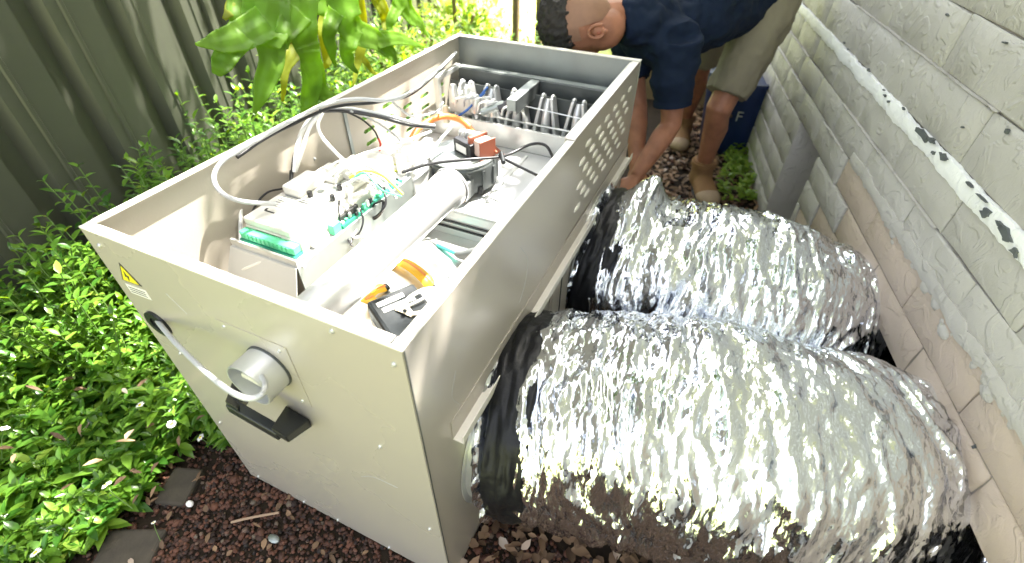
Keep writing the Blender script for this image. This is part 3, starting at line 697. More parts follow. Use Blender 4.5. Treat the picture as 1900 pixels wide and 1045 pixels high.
cable([(640,206,.88),(672,222,.84),(694,242,.80),(703,260,.77)], .0028, 'blackc', 'wire'); cable([(702,257,.775),(706,268,.76),(704,280,.74)], .0034, 'red', 'wire')
cable([(650,206,.88),(690,222,.84),(725,245,.79),(746,264,.76)], .0030, 'greyc', 'wire')
cable([(640,300,.80),(690,280,.79),(740,266,.78),(800,244,.775)], .0044, 'whitec', 'wire')
cable([(725,185,.89),(740,200,.86),(768,216,.82),(812,206,.78),(822,190,.76)], .0036, 'greyc', 'wire')
cable([(838,236,.79),(815,262,.77),(790,295,.75),(758,322,.73),(738,352,.71)], .0048, 'greyc')
cable([(745,320,.74),(800,304,.75),(870,296,.75),(925,292,.735),(950,284,.73),(985,268,.74),(1012,270,.75),(1026,292,.72)], .0046, 'blackc')
cable([(925,288,.74),(942,298,.73),(965,310,.73),(996,325,.74)], .0042, 'blackc')
cable([(930,284,.745),(934,302,.735)], .007, 'black', 'cable_tie')
cable([(908,268,.72),(922,284,.735)], .004, 'brown', 'wire')
cable([(629,372,.79),(629,398,.76),(636,425,.72),(650,452,.69),(655,458,.685)], .0022, 'blackc', 'wire')
cable([(668,388,.74),(674,408,.72),(668,430,.70),(655,442,.69),(650,455,.685)], .0022, 'blackc', 'wire')
cable([(645,450,.69),(650,432,.70),(660,425,.705),(655,440,.695),(672,440,.69)], .0034, 'whitec', 'wire')
cable([(690,335,.78),(710,352,.77),(716,375,.75),(708,392,.73),(692,404,.70),(684,396,.71),(694,380,.73),(710,372,.75)], .0028, 'blackc', 'wire')
cable([(712,374,.74),(708,394,.72),(694,406,.695),(686,398,.70),(696,382,.72)], .0040, 'blackc', 'wire')
cable([(655,330,.80),(648,355,.78),(652,378,.76)], .0040, 'whitec', 'wire')
cable([(905,162,.79),(885,185,.76),(866,205,.74),(852,214,.72)], .0040, 'blue', 'wire'); cable([(900,172,.78),(880,192,.75),(858,210,.73),(850,216,.72)], .003, 'blue', 'wire')
cable([(706,315,.72),(735,318,.72),(755,314,.72)], .004, 'yg', 'wire'); cable([(700,300,.73),(735,305,.72),(770,312,.70)], .003, 'yg', 'wire')
for k in range(9):
    y0 = 318+rnd.uniform(-22,26); x0 = 600+rnd.uniform(0,60)
    cable([(x0,y0,.80),(x0+30,y0-20+rnd.uniform(-8,8),.83),(x0+62,y0+rnd.uniform(-22,12),.80),(x0+98,y0+22+rnd.uniform(-10,10),.76)], rnd.uniform(.0024,.0042), ('whitec','whitec','greyc','yg','whitec','green')[k%6], 'wire')
for k in range(5): cable([(505+15*k,478+4*k,.725),(470+12*k,492,.70),(440+8*k,505,.66),(425,515+k*4,.60)], .0035, 'whitec', 'wire')
# light-coloured duct box behind the module
MB().box(.012,.235,.672,.90,.6205,.70).build('air_box', M['whitemetal'], U, bevel=.006)
MB().box(.245,.30,.705,.80,.6205,.66).build('cable_block', M['white'], U, bevel=.006)

# ================================================================== loose things lying in the unit
bx = empty('black_capacitor_box', (0,0,0), 0, 'black box with white printed label lying in the near right corner inside the heater', 'box')
A_, B_, C_ = at(693,548,z=.60), at(745,625,z=.60), at(822,560,z=.60)
ax = Vector((.86,-.51,0)).normalized(); ay = Vector((.51,.86,0)).normalized(); bc = Vector((.505,.225,.625))
mb = MB(); mb.obox(bc, ax, ay, (0,0,1), .068, .055, .075); mb.build('case', M['black'], bx, bevel=.008)
mb = MB(); mb.obox(bc+Vector((0,0,.0757))-ay*.0-ax*.020, ax, ay, (0,0,1), .007, .036, .0008); mb.obox(bc+Vector((0,0,.0757))-ay*.010-ax*.042, ax, ay, (0,0,1), .007, .030, .0008); mb.build('side_stripe', M['galv'], bx)
mb = MB(); mb.obox(bc-ay*.0556-Vector((0,0,.01)), ax, ay, (0,0,1), .050, .0006, .044); mb.build('label_sticker', M['label'], bx)
for k in range(5):
    mb = MB(); mb.obox(bc-ay*.0566+Vector((0,0,.012-.010*k)), ax, ay, (0,0,1), .040-.004*(k%3), .0004, .0013); mb.build('printed_line', M['ink'], bx)
# pliers resting on it
pl = empty('pliers', (bc.x,bc.y,.70), 0, 'cream handled pliers lying open on top of the black box', 'pliers')
def world_loft(P, r, name, m, parent, n=8, flat=1):
    inv = Vector(parent.location); return MB().loft([Vector(p)-inv for p in P], r, n, flat=flat).build(name, m, parent, smooth=True)
world_loft(spline([at(747,573,z=0.7050),at(760,552,z=0.7110),(at(785,538,z=0.7130)),at(805,535,z=0.7110)],6), [.005]*19, 'handle', M['cream'], pl, flat=.6)
world_loft(spline([at(760,583,z=0.7050),at(785,578,z=0.7110),at(808,560,z=0.7110),at(822,545,z=0.7090)],6), [.005]*19, 'handle', M['cream'], pl, flat=.6)
world_loft(spline([at(752,570,z=0.7040),at(775,560,z=0.7100),at(800,545,z=0.7120)],6), [.0035]*13, 'handle', M['galv'], pl)
world_loft([at(735,572,z=0.7030),at(752,574,z=0.7050),at(766,586,z=0.7040)], [.006,.011,.005], 'jaw', M['cream'], pl, flat=.5)
world_loft([at(750,576,z=0.7115),at(752,577,z=0.7155)], .004, 'pivot', M['black'], pl)
sp = empty('spring_clip', tuple(at(825,538,z=0.6830)), 0, 'small cream metal clip beside the pliers against the right panel', 'clip')
world_loft(spline([at(800,538,z=0.6930),at(822,530,z=0.6980),at(838,533,z=0.6930),at(830,545,z=0.6830),at(812,548,z=0.6830)],5), .0032, 'clip_wire', M['cream'], sp)
# yellow tape
for (P, lab) in (([(722,487,.53),(745,486,.55),(770,500,.555),(792,520,.545),(800,530,.53)], 'curved yellow plastic strap lying above the black box'),
                 ([(690,552,.55),(676,558,.56),(690,540,.55),(712,533,.54)], 'short yellow plastic strap at the left side of the black box')):
    P = spline([at(a,b,z=c) for a,b,c in P], 6); t = empty('yellow_strap', tuple(P[0]), 0, lab, 'strap')
    world_loft(P, [.017]*len(P), 'strap_band', M['yellow'], t, 10, .35)
    world_loft([p+Vector((.004,.002,.0062)) for p in P], [.0035]*len(P), 'strap_ridge', M['orange'], t, 6, .5)
    world_loft([P[-1]-Vector((0,0,.003)), P[-1]+(P[-1]-P[-2]).normalized()*.012], .013, 'strap_end', M['black'], t, 8, .6)
# screwdriver
sc = empty('screwdriver', tuple(at(880,472,z=.55)), 0, 'teal shafted screwdriver with dark grey rubber grip leaning on the right panel', 'screwdriver')
world_loft([at(780,438,z=.52), at(812,455,z=.53)], .0028, 'shaft', M['galvd'], sc)
world_loft([at(812,455,z=.53), at(848,472,z=.545)], .0055, 'sleeve', M['teal'], sc)
world_loft([at(846,471,z=.545), at(852,473,z=.548), at(862,474,z=.555), at(876,474,z=.575), at(888,470,z=.60)], [.007,.012,.014,.021,.017], 'grip', M['greyr'], sc, 12)
bl_ = empty('small_black_cap', tuple(at(840,516,z=.56)), 0, 'tiny black plug beside the right inner edge below the screwdriver', 'plug')
world_loft([at(834,518,z=.56), at(843,513,z=.57)], .007, 'plug_body', M['black'], bl_)

# ================================================================== DUCTS
def vnoise(P, seed):     # vectorised value noise, P (...,3)
    i = np.floor(P).astype(int); f = P-i; f = f*f*(3-2*f)
    def h(a, b, c):
        n = (a*374761393+b*668265263+c*1274126177+seed*69069) & 0x7fffffff; n = ((n ^ (n >> 13))*1274126177) & 0x7fffffff
        return ((n ^ (n >> 16)) & 0xffff)/65535.0
    r = 0
    for dx in (0,1):
        for dy in (0,1):
            for dz in (0,1):
                wgt = (f[...,0] if dx else 1-f[...,0])*(f[...,1] if dy else 1-f[...,1])*(f[...,2] if dz else 1-f[...,2])
                r = r+wgt*h(i[...,0]+dx, i[...,1]+dy, i[...,2]+dz)
    return r
def duct(name, label, P, R, seed, bulge=None):
    t = empty(name, tuple(P[0]), 0, label, 'duct', 'silver foil ducts between the heater and the wall')
    C_ = spline(P, 64); Cn = np.array([list(c) for c in C_]); NS = len(Cn); NA = 170
    T = np.gradient(Cn, axis=0); T /= np.linalg.norm(T, axis=1)[:,None]
    up = np.array([0,0,1.]); u = up-T*(T@up)[:,None]; u /= np.linalg.norm(u, axis=1)[:,None]; v = np.cross(T, u)
    arc = np.concatenate([[0], np.cumsum(np.linalg.norm(np.diff(Cn, axis=0), axis=1))])
    A = np.linspace(0, 2*PI, NA, endpoint=False); s2, a2 = np.meshgrid(arc, A, indexing='ij')
    ca, sa = np.cos(a2), np.sin(a2)
    # helical wire ribs, pinched pleats running round the duct, crumpling
    sh = s2+.03*a2+.055*(vnoise(np.stack([s2*7, ca*1.6+9, sa*1.6+5], -1), seed)-.5)
    ribs = .006*np.cos(2*PI*sh/.075)
    def ridg(p, sd): return 1-np.abs(2*vnoise(p, sd)-1)
    tilt = s2+.05*np.sin(a2+.6)+.02*a2
    n1 = ridg(np.stack([tilt*26+3*vnoise(np.stack([s2*9, ca*2, sa*2], -1), seed+7), ca*2.1+4, sa*2.1+4], -1), seed+1)
    n2 = ridg(np.stack([tilt*58+3.5*vnoise(np.stack([s2*14, ca*3.5, sa*3.5], -1), seed+8), ca*3.0+4, sa*3.0+4], -1), seed+2)
    n3 = ridg(np.stack([s2*95, ca*13+4, sa*13+4], -1), seed+3)
    n4 = vnoise(np.stack([s2*5+3, ca*1.3+4, sa*1.3+4], -1), seed+4)
    n5 = ridg(np.stack([tilt*130, ca*16+7, sa*16+4], -1), seed+5)
    n6 = ridg(np.stack([(s2+.08*np.sin(a2*1.0+.4)+.03*vnoise(np.stack([s2*6,ca*3,sa*3],-1),seed+13))*60, ca*1.5+7, sa*1.5+4], -1), seed+14)
    gate = np.clip((vnoise(np.stack([s2*11+2, ca*3+4, sa*3+4], -1), seed+15)-.35)*3, .12, 1)
    d = .45*ribs+.017*(n1-.5)+.0085*(n2-.5)*(.35+.65*gate)+.0012*(n3-.5)+.036*(n4-.5)+.007*(n6-.5)
    fade = np.clip(arc/.05, 0, 1)[:,None]
    rad = R[0]+(np.interp(arc, np.linspace(0, arc[-1], len(R)), R)-R[0])[:,None]
    rr = rad+d*fade+(1-fade)*.004*np.cos(a2*38)
    if bulge:
        s0_, a0_, w0, w1, amp = bulge; da = np.angle(np.exp(1j*(a2-a0_))); rr = rr+amp*np.exp(-((s2-s0_)/w0)**2-(da/w1)**2)
    V = Cn[:,None,:]+rr[...,None]*(sa[...,None]*u[:,None,:]+ca[...,None]*v[:,None,:])
    rg = np.random.RandomState(seed); jt = rg.uniform(-1,1,V.shape); V = V+jt*np.array([.0016,.0012,.0012])+.0002*rg.uniform(-1,1,rr.shape)[...,None]*(sa[...,None]*u[:,None,:]+ca[...,None]*v[:,None,:])*fade[...,None]
    V = V-np.array(list(P[0])); V[...,2] = np.maximum(V[...,2], .012-P[0][2]+.012*n2)
    idx = np.arange(NS*NA).reshape(NS, NA); a = idx[:-1]; b = idx[1:]; c_ = np.roll(b,-1,1); d_ = np.roll(a,-1,1); alt = rg.rand(*a.shape) < .35
    F1 = np.stack([a, d_, np.where(alt, c_, b)], -1).reshape(-1,3); F2 = np.stack([np.where(alt, a, d_), c_, b], -1).reshape(-1,3)
    o = npmesh('foil_sleeve', V.reshape(-1,3), np.concatenate([F1,F2]), M['foil'], t, False)
    # black tape collar, crumpled in long folds round the mouth
    NA2 = 260; A = np.linspace(0, 2*PI, NA2, endpoint=False); prof = [(-.034,-.014)]+[(-.030+.0058*k, .004+.007*math.sin(PI*k/16)) for k in range(17)]+[(.066,-.014)]
    s2, a2 = np.meshgrid(np.array([p[0] for p in prof]), A, indexing='ij'); off = np.array([p[1] for p in prof])[:,None]
    ca, sa = np.cos(a2), np.sin(a2)
    f = .011*ridg(np.stack([s2*75+3+2*vnoise(np.stack([s2*9,ca*3+4,sa*3+4],-1),seed), ca*2.5+4, sa*2.5+4], -1), seed+9)+.005*ridg(np.stack([s2*150, ca*6+4, sa*6+4], -1), seed+6)-.009
    rr = R[0]+off+f; sx = s2+.005*np.sin(3*a2+seed)+.004*(vnoise(np.stack([s2*0, ca*4+3, sa*4+4], -1), seed)-.5)
    Vt = sx[...,None]*T[0]+rr[...,None]*(sa[...,None]*u[0]+ca[...,None]*v[0])
    idx = np.arange(len(prof)*NA2).reshape(len(prof), NA2); a = idx[:-1]; b = idx[1:]
    F = np.stack([a, np.roll(a,-1,1), np.roll(b,-1,1), b], -1).reshape(-1,4)
    npmesh('tape_collar', Vt.reshape(-1,3), F, M['tape'], t, True)
    # loose foil skirt showing between collar and cabinet
    prof = [(-.047,.030),(-.044,.024),(-.040,.020),(-.036,.012),(-.031,.008),(-.026,-.004)]
    s2, a2 = np.meshgrid(np.array([p[0] for p in prof]), A, indexing='ij'); off = np.array([p[1] for p in prof])[:,None]; ca, sa = np.cos(a2), np.sin(a2)
    rr = R[0]-.012+off+.022*ridg(np.stack([s2*40+3, ca*9+4, sa*9+4], -1), seed+19)-.012
    Vt = s2[...,None]*T[0]+rr[...,None]*(sa[...,None]*u[0]+ca[...,None]*v[0])
    idx = np.arange(len(prof)*NA2).reshape(len(prof), NA2); a = idx[:-1]; b = idx[1:]
    F = np.stack([a, np.roll(a,-1,1), np.roll(b,-1,1), b], -1).reshape(-1,4)
    npmesh('foil_skirt', Vt.reshape(-1,3), F, M['foil'], t, True)
    return t
duct('foil_duct', 'nearer and larger crinkled silver foil duct with wide black tape collar at the bottom right',
     [(.735,.34,.33),(.93,.375,.350),(1.18,.425,.365),(1.40,.505,.315),(1.68,.66,.18)], [.248,.268,.278,.264,.25], 5)
duct('foil_duct', 'farther crinkled silver foil duct behind the larger one, beside the boot',
     [(.735,1.02,.33),(.95,1.02,.315),(1.22,1.06,.285),(1.43,1.10,.23),(1.70,1.20,.14)], [.245,.268,.290,.275,.24], 23, (.085, 1.75, .05, .33, .075))

# ================================================================== PERSON
LS, RS = Vector((.735,1.74,.87)), Vector((.50,1.92,.875))
HIP = Vector((.93,2.46,.95)); LH, RH = Vector((1.03,2.36,.90)), Vector((.80,2.55,.90))
LK, RK = Vector((.945,2.16,.50)), Vector((.775,2.66,.52))
LA, RA = Vector((.945,2.29,.12)), Vector((.745,2.88,.12))
LE, RE = Vector((.79,1.72,.565)), Vector((.625,1.80,.58))
LW, RW = Vector((.715,1.545,.395)), Vector((.70,1.60,.40))
NECK = Vector((.585,1.70,.955)); 
per = empty('person', (.9,2.3,0), 0, 'man bending over behind the heater in navy shirt, khaki shorts and tan boots', 'person')
def pl_(P): return [Vector(p)-Vector((.9,2.3,0)) for p in P]
def L3(a, b, t): return a+(b-a)*t
HC = at(1084, 40, Y=1.55)               # head centre
fwd = Vector((-.93,-.10,-.28)).normalized()      # towards the crown
dn = Vector((-.22,.0,-.95)); dn = (dn-fwd*dn.dot(fwd)).normalized()   # the way the face looks
sd2 = dn.cross(fwd)
hm = Matrix((sd2, dn, fwd)).transposed()
body = MB()
def bl(P, r, **k): body.loft(pl_(P), r, 14, **k)
bl([HIP, L3(HIP,NECK,.35)-Vector((0,0,.03)), L3(HIP,NECK,.7)-Vector((0,0,.035)), L3(LS,RS,.5)-Vector((0,0,.01))], [(.13,.09),(.12,.08),(.13,.08),(.10,.06)])
bl([LS, L3(LS,RS,.5), RS], [.055,.065,.055])
bl([L3(LS,RS,.5)+Vector((.0,.0,.0)), NECK+Vector((0,0,-.01)), L3(NECK,HC,.35), HC-fwd*.02+dn*.0], [.06,.066,.066,.064])
for (a,b,c,hnd) in ((LS,LE,LW,1),(RS,RE,RW,-1)):
    bl([a, L3(a,b,.3), L3(a,b,.7), b, L3(b,c,.25), L3(b,c,.7), c], [.056,.055,.048,.043,.046,.036,.028])
    d = (c-b).normalized(); side = Vector((0,0,1)).cross(d).normalized()
    pc_ = c+d*.05; bl([c, c+d*.03, c+d*.075, c+d*.092], [(.026,.019),(.036,.017),(.042,.015),(.036,.011)], up=(side.cross(d)))
    for k in range(4):
        off = side*(-.030+.020*k); ln = (.062,.072,.068,.054)[k]; q = c+d*.085+off; cu = side.cross(d)*(-1)
        bl([q-d*.02, q+d*ln*.45, q+d*ln*.8+cu*.014, q+d*ln*.9+cu*.032], [.0095,.0088,.0080,.0066], up=cu)
    q = c+d*.03-side*.03*hnd; bl([q, q-side*.02*hnd+d*.025, q-side*.022*hnd+d*.055-Vector((0,0,.01))], [.013,.0105,.008])
for (a,b,c) in ((LH,LK,LA),(RH,RK,RA)):
    bk = Vector((.02,.06,0))
    bl([a, L3(a,b,.4), L3(a,b,.85), b+Vector((0,-.004,0)), L3(b,c,.12), L3(b,c,.32)+bk*.35, L3(b,c,.65)+bk*.12, c, c-Vector((0,0,.05))], [.092,.084,.062,.061,.056,.060,.046,.037,.04])
body.ell(pl_([HC+fwd*.022])[0], .084, .106, .122, hm)                       # skull
body.ell(pl_([HC-fwd*.060+dn*.040])[0], .066, .072, .082, hm)              # jaw
body.ell(pl_([HC-fwd*.012+dn*.108])[0], .012, .022, .022, hm, 10, 7)       # nose
body.ell(pl_([HC-fwd*.055+dn*.093])[0], .026, .012, .012, hm, 10, 7)       # lips
body.ell(pl_([HC-fwd*.095+dn*.085])[0], .026, .020, .020, hm, 10, 7)       # chin
bo = remesh(body, 'body', M['skin'], .0062, per, 5)
# face, ears
for sg in (-1,1):
    e = MB().ell(pl_([HC+fwd*.018+dn*.083+sd2*sg*.030])[0], .012,.012,.012, hm, 12, 8).build('eye', M['petal'], per, smooth=True)
    MB().ell(pl_([HC+fwd*.018+dn*.0925+sd2*sg*.030])[0], .005,.004,.005, hm, 10, 6).build('iris', M['ink'], e if False else per, smooth=True)
    MB().loft(pl_([HC+fwd*.040+dn*.088+sd2*sg*.014, HC+fwd*.046+dn*.088+sd2*sg*.032, HC+fwd*.038+dn*.078+sd2*sg*.050]), .005, 8).build('eyebrow', M['hair'], per, smooth=True)
    ec = HC-fwd*.062+dn*.022+sd2*sg*.078; em = MB(); pts = []
    for k in range(13):
        a = -2.3+4.6*k/12; pts.append(ec+fwd*.030*math.cos(a)-dn*.021*math.sin(a)*(1 if True else 0)+sd2*sg*(.012+.005*math.cos(a)))
    em.loft(pl_(pts), [.0045]+[.0062]*11+[.006], 8)
    em.ell(pl_([ec+sd2*sg*.002])[0], .010, .018, .025, hm, 12, 8)
    em.ell(pl_([ec-fwd*.026+dn*.006+sd2*sg*.010])[0], .006, .009, .010, hm, 10, 6)
    em.ell(pl_([ec+dn*.018-fwd*.002+sd2*sg*.006])[0], .006, .006, .009, hm, 10, 6)
    eo = remesh(em, 'ear', M['skin'], .0024, per, 3)
    MB().ell(pl_([ec+dn*.006-fwd*.004+sd2*sg*.0125])[0], .0015,.006,.008, hm, 10, 6).build('ear_hollow_shade', M['brown'], per, smooth=True)  # brown blob stands in for the shade inside the ear
# short clipped side hair and longer dark top
hs_ = MB(); hs_.ell(pl_([HC+fwd*.021-dn*.003])[0], .0865, .1080, .1235, hm, 28, 20)
sc_ = hs_.build('clipped_hair', M['scalp'], per, smooth=True)
bmh = bmesh.new(); bmh.from_mesh(sc_.data)
cc = pl_([HC])[0]
for v in list(bmh.verts):
    p = v.co-cc
    if p.dot(dn) > .055 or (p.dot(dn) > .004 and p.dot(fwd) < -.005): bmh.verts.remove(v)
bmh.to_mesh(sc_.data); bmh.free()
hr = MB(); hr.ell(pl_([HC+fwd*.078-dn*.004])[0], .094, .122, .094, hm, 30, 20); hr.ell(pl_([HC+fwd*.066-dn*.038])[0], .086, .082, .076, hm, 24, 16)
hro = remesh(hr, 'hair', M['hair'], .006, per, 2); wrinkle(hro, .010, 55, seed=3); wrinkle(hro, .006, 120, seed=9)
# shirt
st = MB()
def sl(P, r, **k): st.loft(pl_(P), r, 18, **k)
drop = Vector((0,0,-.035))
sl([HIP+Vector((.05,.06,.02)), HIP+Vector((.02,.0,.0)), L3(HIP,NECK,.3)+drop, L3(HIP,NECK,.6)+drop, L3(LS,RS,.5)+Vector((.02,.05,.0)), NECK+Vector((-.005,-.01,-.004)), NECK+Vector((-.055,-.045,-.012))], [(.165,.13),(.185,.145),(.185,.15),(.195,.155),(.165,.13),(.105,.095),(.086,.080)])
sl([LS+Vector((.02,-.03,-.01)), L3(LS,RS,.5), RS], [.095,.115,.090])
sl([L3(LS,RS,.5)+Vector((.03,.05,.03)), L3(HIP,NECK,.5)+Vector((0,0,.03)), HIP+Vector((0,0,.04))], [(.15,.10),(.18,.11),(.17,.11)])
sl([LS+Vector((.01,-.01,.02)), L3(LS,LE,.35), L3(LS,LE,.72)], [.088,.085,.076])
sl([RS+Vector((0,0,.02)), L3(RS,RE,.35), L3(RS,RE,.68)], [.082,.078,.072])
sl([L3(LS,RS,.5)+Vector((.02,.04,-.02)), L3(LS,LE,.25)+Vector((.05,.12,.0))], [.13,.08])
sh_ = remesh(st, 'shirt', M['navy'], .0085, per, 5); wrinkle(sh_, .016, 9, (1,1,1.6), 2); wrinkle(sh_, .006, 26, (1,1,1.5), 5)
MB().loft(pl_(spline([NECK+Vector((.02,-.09,.0)), NECK+Vector((-.03,-.075,-.045)), NECK+Vector((-.05,-.02,-.09)), NECK+Vector((-.04,.05,-.07))],5)), .012, 8, flat=.5).build('collar', M['navy'], per, smooth=True)
# left sleeve hem
d = (LE-LS).normalized(); q = L3(LS,LE,.70)
MB().loft(pl_([q-d*.012, q, q+d*.014, q+d*.015]), [.073,.0755,.0755,.068], 26, cap=False).build('sleeve_hem', M['navy'], per, smooth=True)
# shorts
sh = MB()
def so2(P, r, **k): sh.loft(pl_(P), r, 18, **k)
so2([LH+Vector((.0,.03,.05)), L3(LH,LK,.15), L3(LH,LK,.5), L3(LH,LK,.86)], [(.115,.12),(.118,.125),(.108,.115),(.100,.104)])
so2([RH+Vector((0,.02,.03)), L3(RH,RK,.3), L3(RH,RK,.88)], [.11,.105,.092])
so2([LH+Vector((0,0,.03)), HIP+Vector((0,0,-.02)), RH+Vector((0,0,.03))], [.12,.14,.12])
sho = remesh(sh, 'shorts', M['khaki'], .0085, per, 4); wrinkle(sho, .012, 10, (1.5,1,1), 4); wrinkle(sho, .004, 30, (1,1,1), 8)
pk = at(1395, 92, Y=2.20)
MB().loft(pl_([pk+Vector((-.03,-.03,.0)), pk+Vector((.025,-.02,-.004))]), (.006,.006), 6).build('pocket_clip', M['darkst'], per)
# boots
def boot(A, toe_dir, name):
    td = Vector(toe_dir).normalized(); b = MB()
    he = Vector((A.x, A.y, 0)); 
    b.loft(pl_([A+Vector((0,0,.055)), A, he+Vector((0,0,.075))+td*.01, he+Vector((0,0,.045))+td*.01]), [.062,.058,.060,.055], 16, up=td)
    b.loft(pl_([he-td*.068+Vector((0,0,.045)), he-td*.02+Vector((0,0,.052)), he+td*.06+Vector((0,0,.060)), he+td*.13+Vector((0,0,.048)), he+td*.195+Vector((0,0,.040)), he+td*.228+Vector((0,0,.036))]), [(.040,.036),(.048,.048),(.052,.058),(.060,.048),(.058,.040),(.034,.026)], 18)
    o = remesh(b, 'boot', M['boot'], .005, per, 4)
    t_ = MB(); t_.ell(pl_([he+td*.165+Vector((0,0,.044))])[0], .062, .076, .043, Matrix((Vector((0,0,1)).cross(td)*-1, td, Vector((0,0,1)))).transposed(), 20, 12); t_.build('toe_cap', M['boottoe'], o, smooth=True)
    s_ = MB(); n = 28; V = []; sdv = td.cross(Vector((0,0,1)))
    for z in (.002,.024):
        for k in range(n):
            a = 2*PI*k/n; l = .148*math.cos(a); wdt = (.048 if math.cos(a) < 0 else .057)*math.sin(a)
            V.append(pl_([he+td*(.083+l)+sdv*wdt+Vector((0,0,z))])[0])
    s_.add(V, [tuple(range(n-1,-1,-1)), tuple(range(n,2*n))]+[(k,(k+1)%n,n+(k+1)%n,n+k) for k in range(n)])
    s_.build('sole', M['sole'], o, bevel=.004)
    ringtube(pl_([A+Vector((0,0,.025))])[0], (0,0,1), .066, .036, .020, 24).build('boot_cuff', M['boot'], o, smooth=True)
    for k in range(4):
        c_ = he+td*(.045+.022*k)+Vector((0,0,.108-.012*k)); MB().loft(pl_([c_-sdv*.024, c_+Vector((0,0,.008)), c_+sdv*.024]), .0032, 6).build('lace', M['twig'], o, smooth=True)
    return o
boot(LA, (.42,-.90,0), 'boot'); boot(RA, (.1,-1,0), 'boot')
for A in (LA, RA): MB().loft(pl_([A+Vector((0,0,.02)), A+Vector((0,0,.065))]), [.043,.042], 18).build('sock', M['sock'], per, smooth=True)

# ================================================================== BLUE TUB
tb = empty('blue_tub', (1.03,2.93,0), .1, 'dark blue plastic tub with a pale letter on it behind the man against the wall', 'tub')
MB().loft([(0,0,.0),(0,0,.02),(0,0,.40),(0,0,.44)], [.165,.172,.215,.218], 36).build('tub_body', M['tub'], tb, smooth=True)
ringtube((0,0,.43), (0,0,1), .230, .205, .022, 40).build('tub_rim', M['tub'], tb, smooth=True)
def letter(ch, x, z, h, m):
    c = bpy.data.curves.new('letter', 'FONT'); c.body = ch; c.size = h; c.extrude = .002; c.align_x = 'CENTER'
    o = bpy.data.objects.new('letter', c); COL.objects.link(o); dg = bpy.context.evaluated_depsgraph_get(); me = bpy.data.meshes.new_from_object(o.evaluated_get(dg)); bpy.data.objects.remove(o)
    for v in me.vertices:
        a = (x+v.co.x)/.205; zz = z+v.co.y; rr = .172+(.215-.172)*(zz-.02)/.38+.003+v.co.z
        v.co = Vector((math.sin(a)*rr, -math.cos(a)*rr, zz))
    me.materials.clear(); me.materials.append(m); q = bpy.data.objects.new('printed_letter', me); COL.objects.link(q); q.parent = tb
letter('F', -.00, .235, .085, M['galv']); letter('P', -.05, .235, .05, M['rust'])

# ================================================================== GROUND COVER PLANTS
def leaf_batch(base, direc, upv, ln, wd, curl=.25, seg=3):
    """(n,3) arrays -> lance-shaped folded leaves; each is one island"""
    n = len(base); side = np.cross(direc, upv); side /= np.linalg.norm(side, axis=1)[:,None]+1e-9
    nrm = np.cross(side, direc); ts = np.linspace(0, 1, seg+1); prof = {1:[0,0],2:[0,.5,0],3:[.12,.5,.42,0],4:[.1,.42,.5,.32,0]}[seg]
    V = []; 
    for t, wv in zip(ts, prof):
        c = base+direc*(ln*t)[:,None]-nrm*(curl*ln*t*t)[:,None]; s_ = side*(wd*wv)[:,None]; up_ = nrm*(wd*wv*.35)[:,None]
        V += [c-s_+up_, c, c+s_+up_]
    V = np.stack(V, 1); m_ = 3*(seg+1); F = []
    for i in range(seg):
        a = i*3; F += [(a,a+1,a+4,a+3),(a+1,a+2,a+5,a+4)]
    F = np.array(F)[None]+(np.arange(n)*m_)[:,None,None]
    return V.reshape(-1,3), F.reshape(-1,4)
def unit(a): return a/(np.linalg.norm(a, axis=1)[:,None]+1e-9)
def plant_h(x, y):
    if x > -.02: return 0
    e = min(1, max(0, (-.05-x)/.45)); h = .10+.26*e
    if y < -.0: h = .08+.22*min(1, max(0, (-.24-x)/.5))
    return h*(.85+.35*mnoise.noise(Vector((x*3.1, y*3.1, 5))))
BV, BD, BU, BL_, BW = [], [], [], [], []; stems = MB(); tips = []
cnt = 0
while cnt < 4600:
    if rnd.random() < .70: x, y = rnd.uniform(-1.12,-.03), rnd.uniform(-.85,1.25)
    else: x, y = rnd.uniform(-1.7,-.03), rnd.uniform(1.25,3.3)
    if (x-FX)*FN[0]+(y-.6)*FN[1] < .02: continue
    edge = -.23+.05*mnoise.noise(Vector((y*6, 0, 0)))+.03*mnoise.noise(Vector((y*19, 0, 4)))
    if y < .04 and x > edge: continue
    if .04 <= y < 3.3 and x > -.035: continue
    h = plant_h(x, y)*rnd.uniform(.65,1.12); cnt += 1
    lean = np.array([rnd.gauss(0,.35)+(.25 if x > -.35 else 0), rnd.gauss(0,.35)-.12, 0]); nl = rnd.randint(4,7); big = rnd.choice((.6,.8,1,1,1.2,1.45))
    top = np.array([x, y, 0])+np.array([0,0,h])+lean*h*.6
    if y < 1.6 and rnd.random() < .35: stems.loft([(x,y,0), tuple(np.array([x,y,0])*.5+top*.5+np.array([0,0,h*.06])), tuple(top)], .0016, 4, cap=False)
    if x > -.6 and h > .1: tips.append(top)
    ph = rnd.uniform(0, 6.3)
    for k in range(nl):
        t = 1-k*.13; p = np.array([x,y,0])*(1-t)+top*t
        for sg in (0, PI):
            a = ph+k*1.57+sg+rnd.uniform(-.3,.3); el = rnd.uniform(.15,.75)-(.2*k/nl)+(.5 if k == 0 else 0)
            dv = np.array([math.cos(a)*math.cos(el), math.sin(a)*math.cos(el), math.sin(el)])
            BV.append(p); BD.append(dv); BU.append([0,0,1.]); s_ = big*rnd.uniform(.65,1.15)*(.65 if k == 0 else 1)
            BL_.append(.048*s_); BW.append((.0175+.004*(big-1))*s_)
V, F = leaf_batch(np.array(BV), unit(np.array(BD)), np.array(BU), np.array(BL_), np.array(BW), .35, 3)
gc = npmesh('ground_cover_leaves', V, F, M['cover'], None, False, 'stuff')
tag(gc, 'dense low bright green leafy ground cover with white daisies along the left side', 'ground cover')
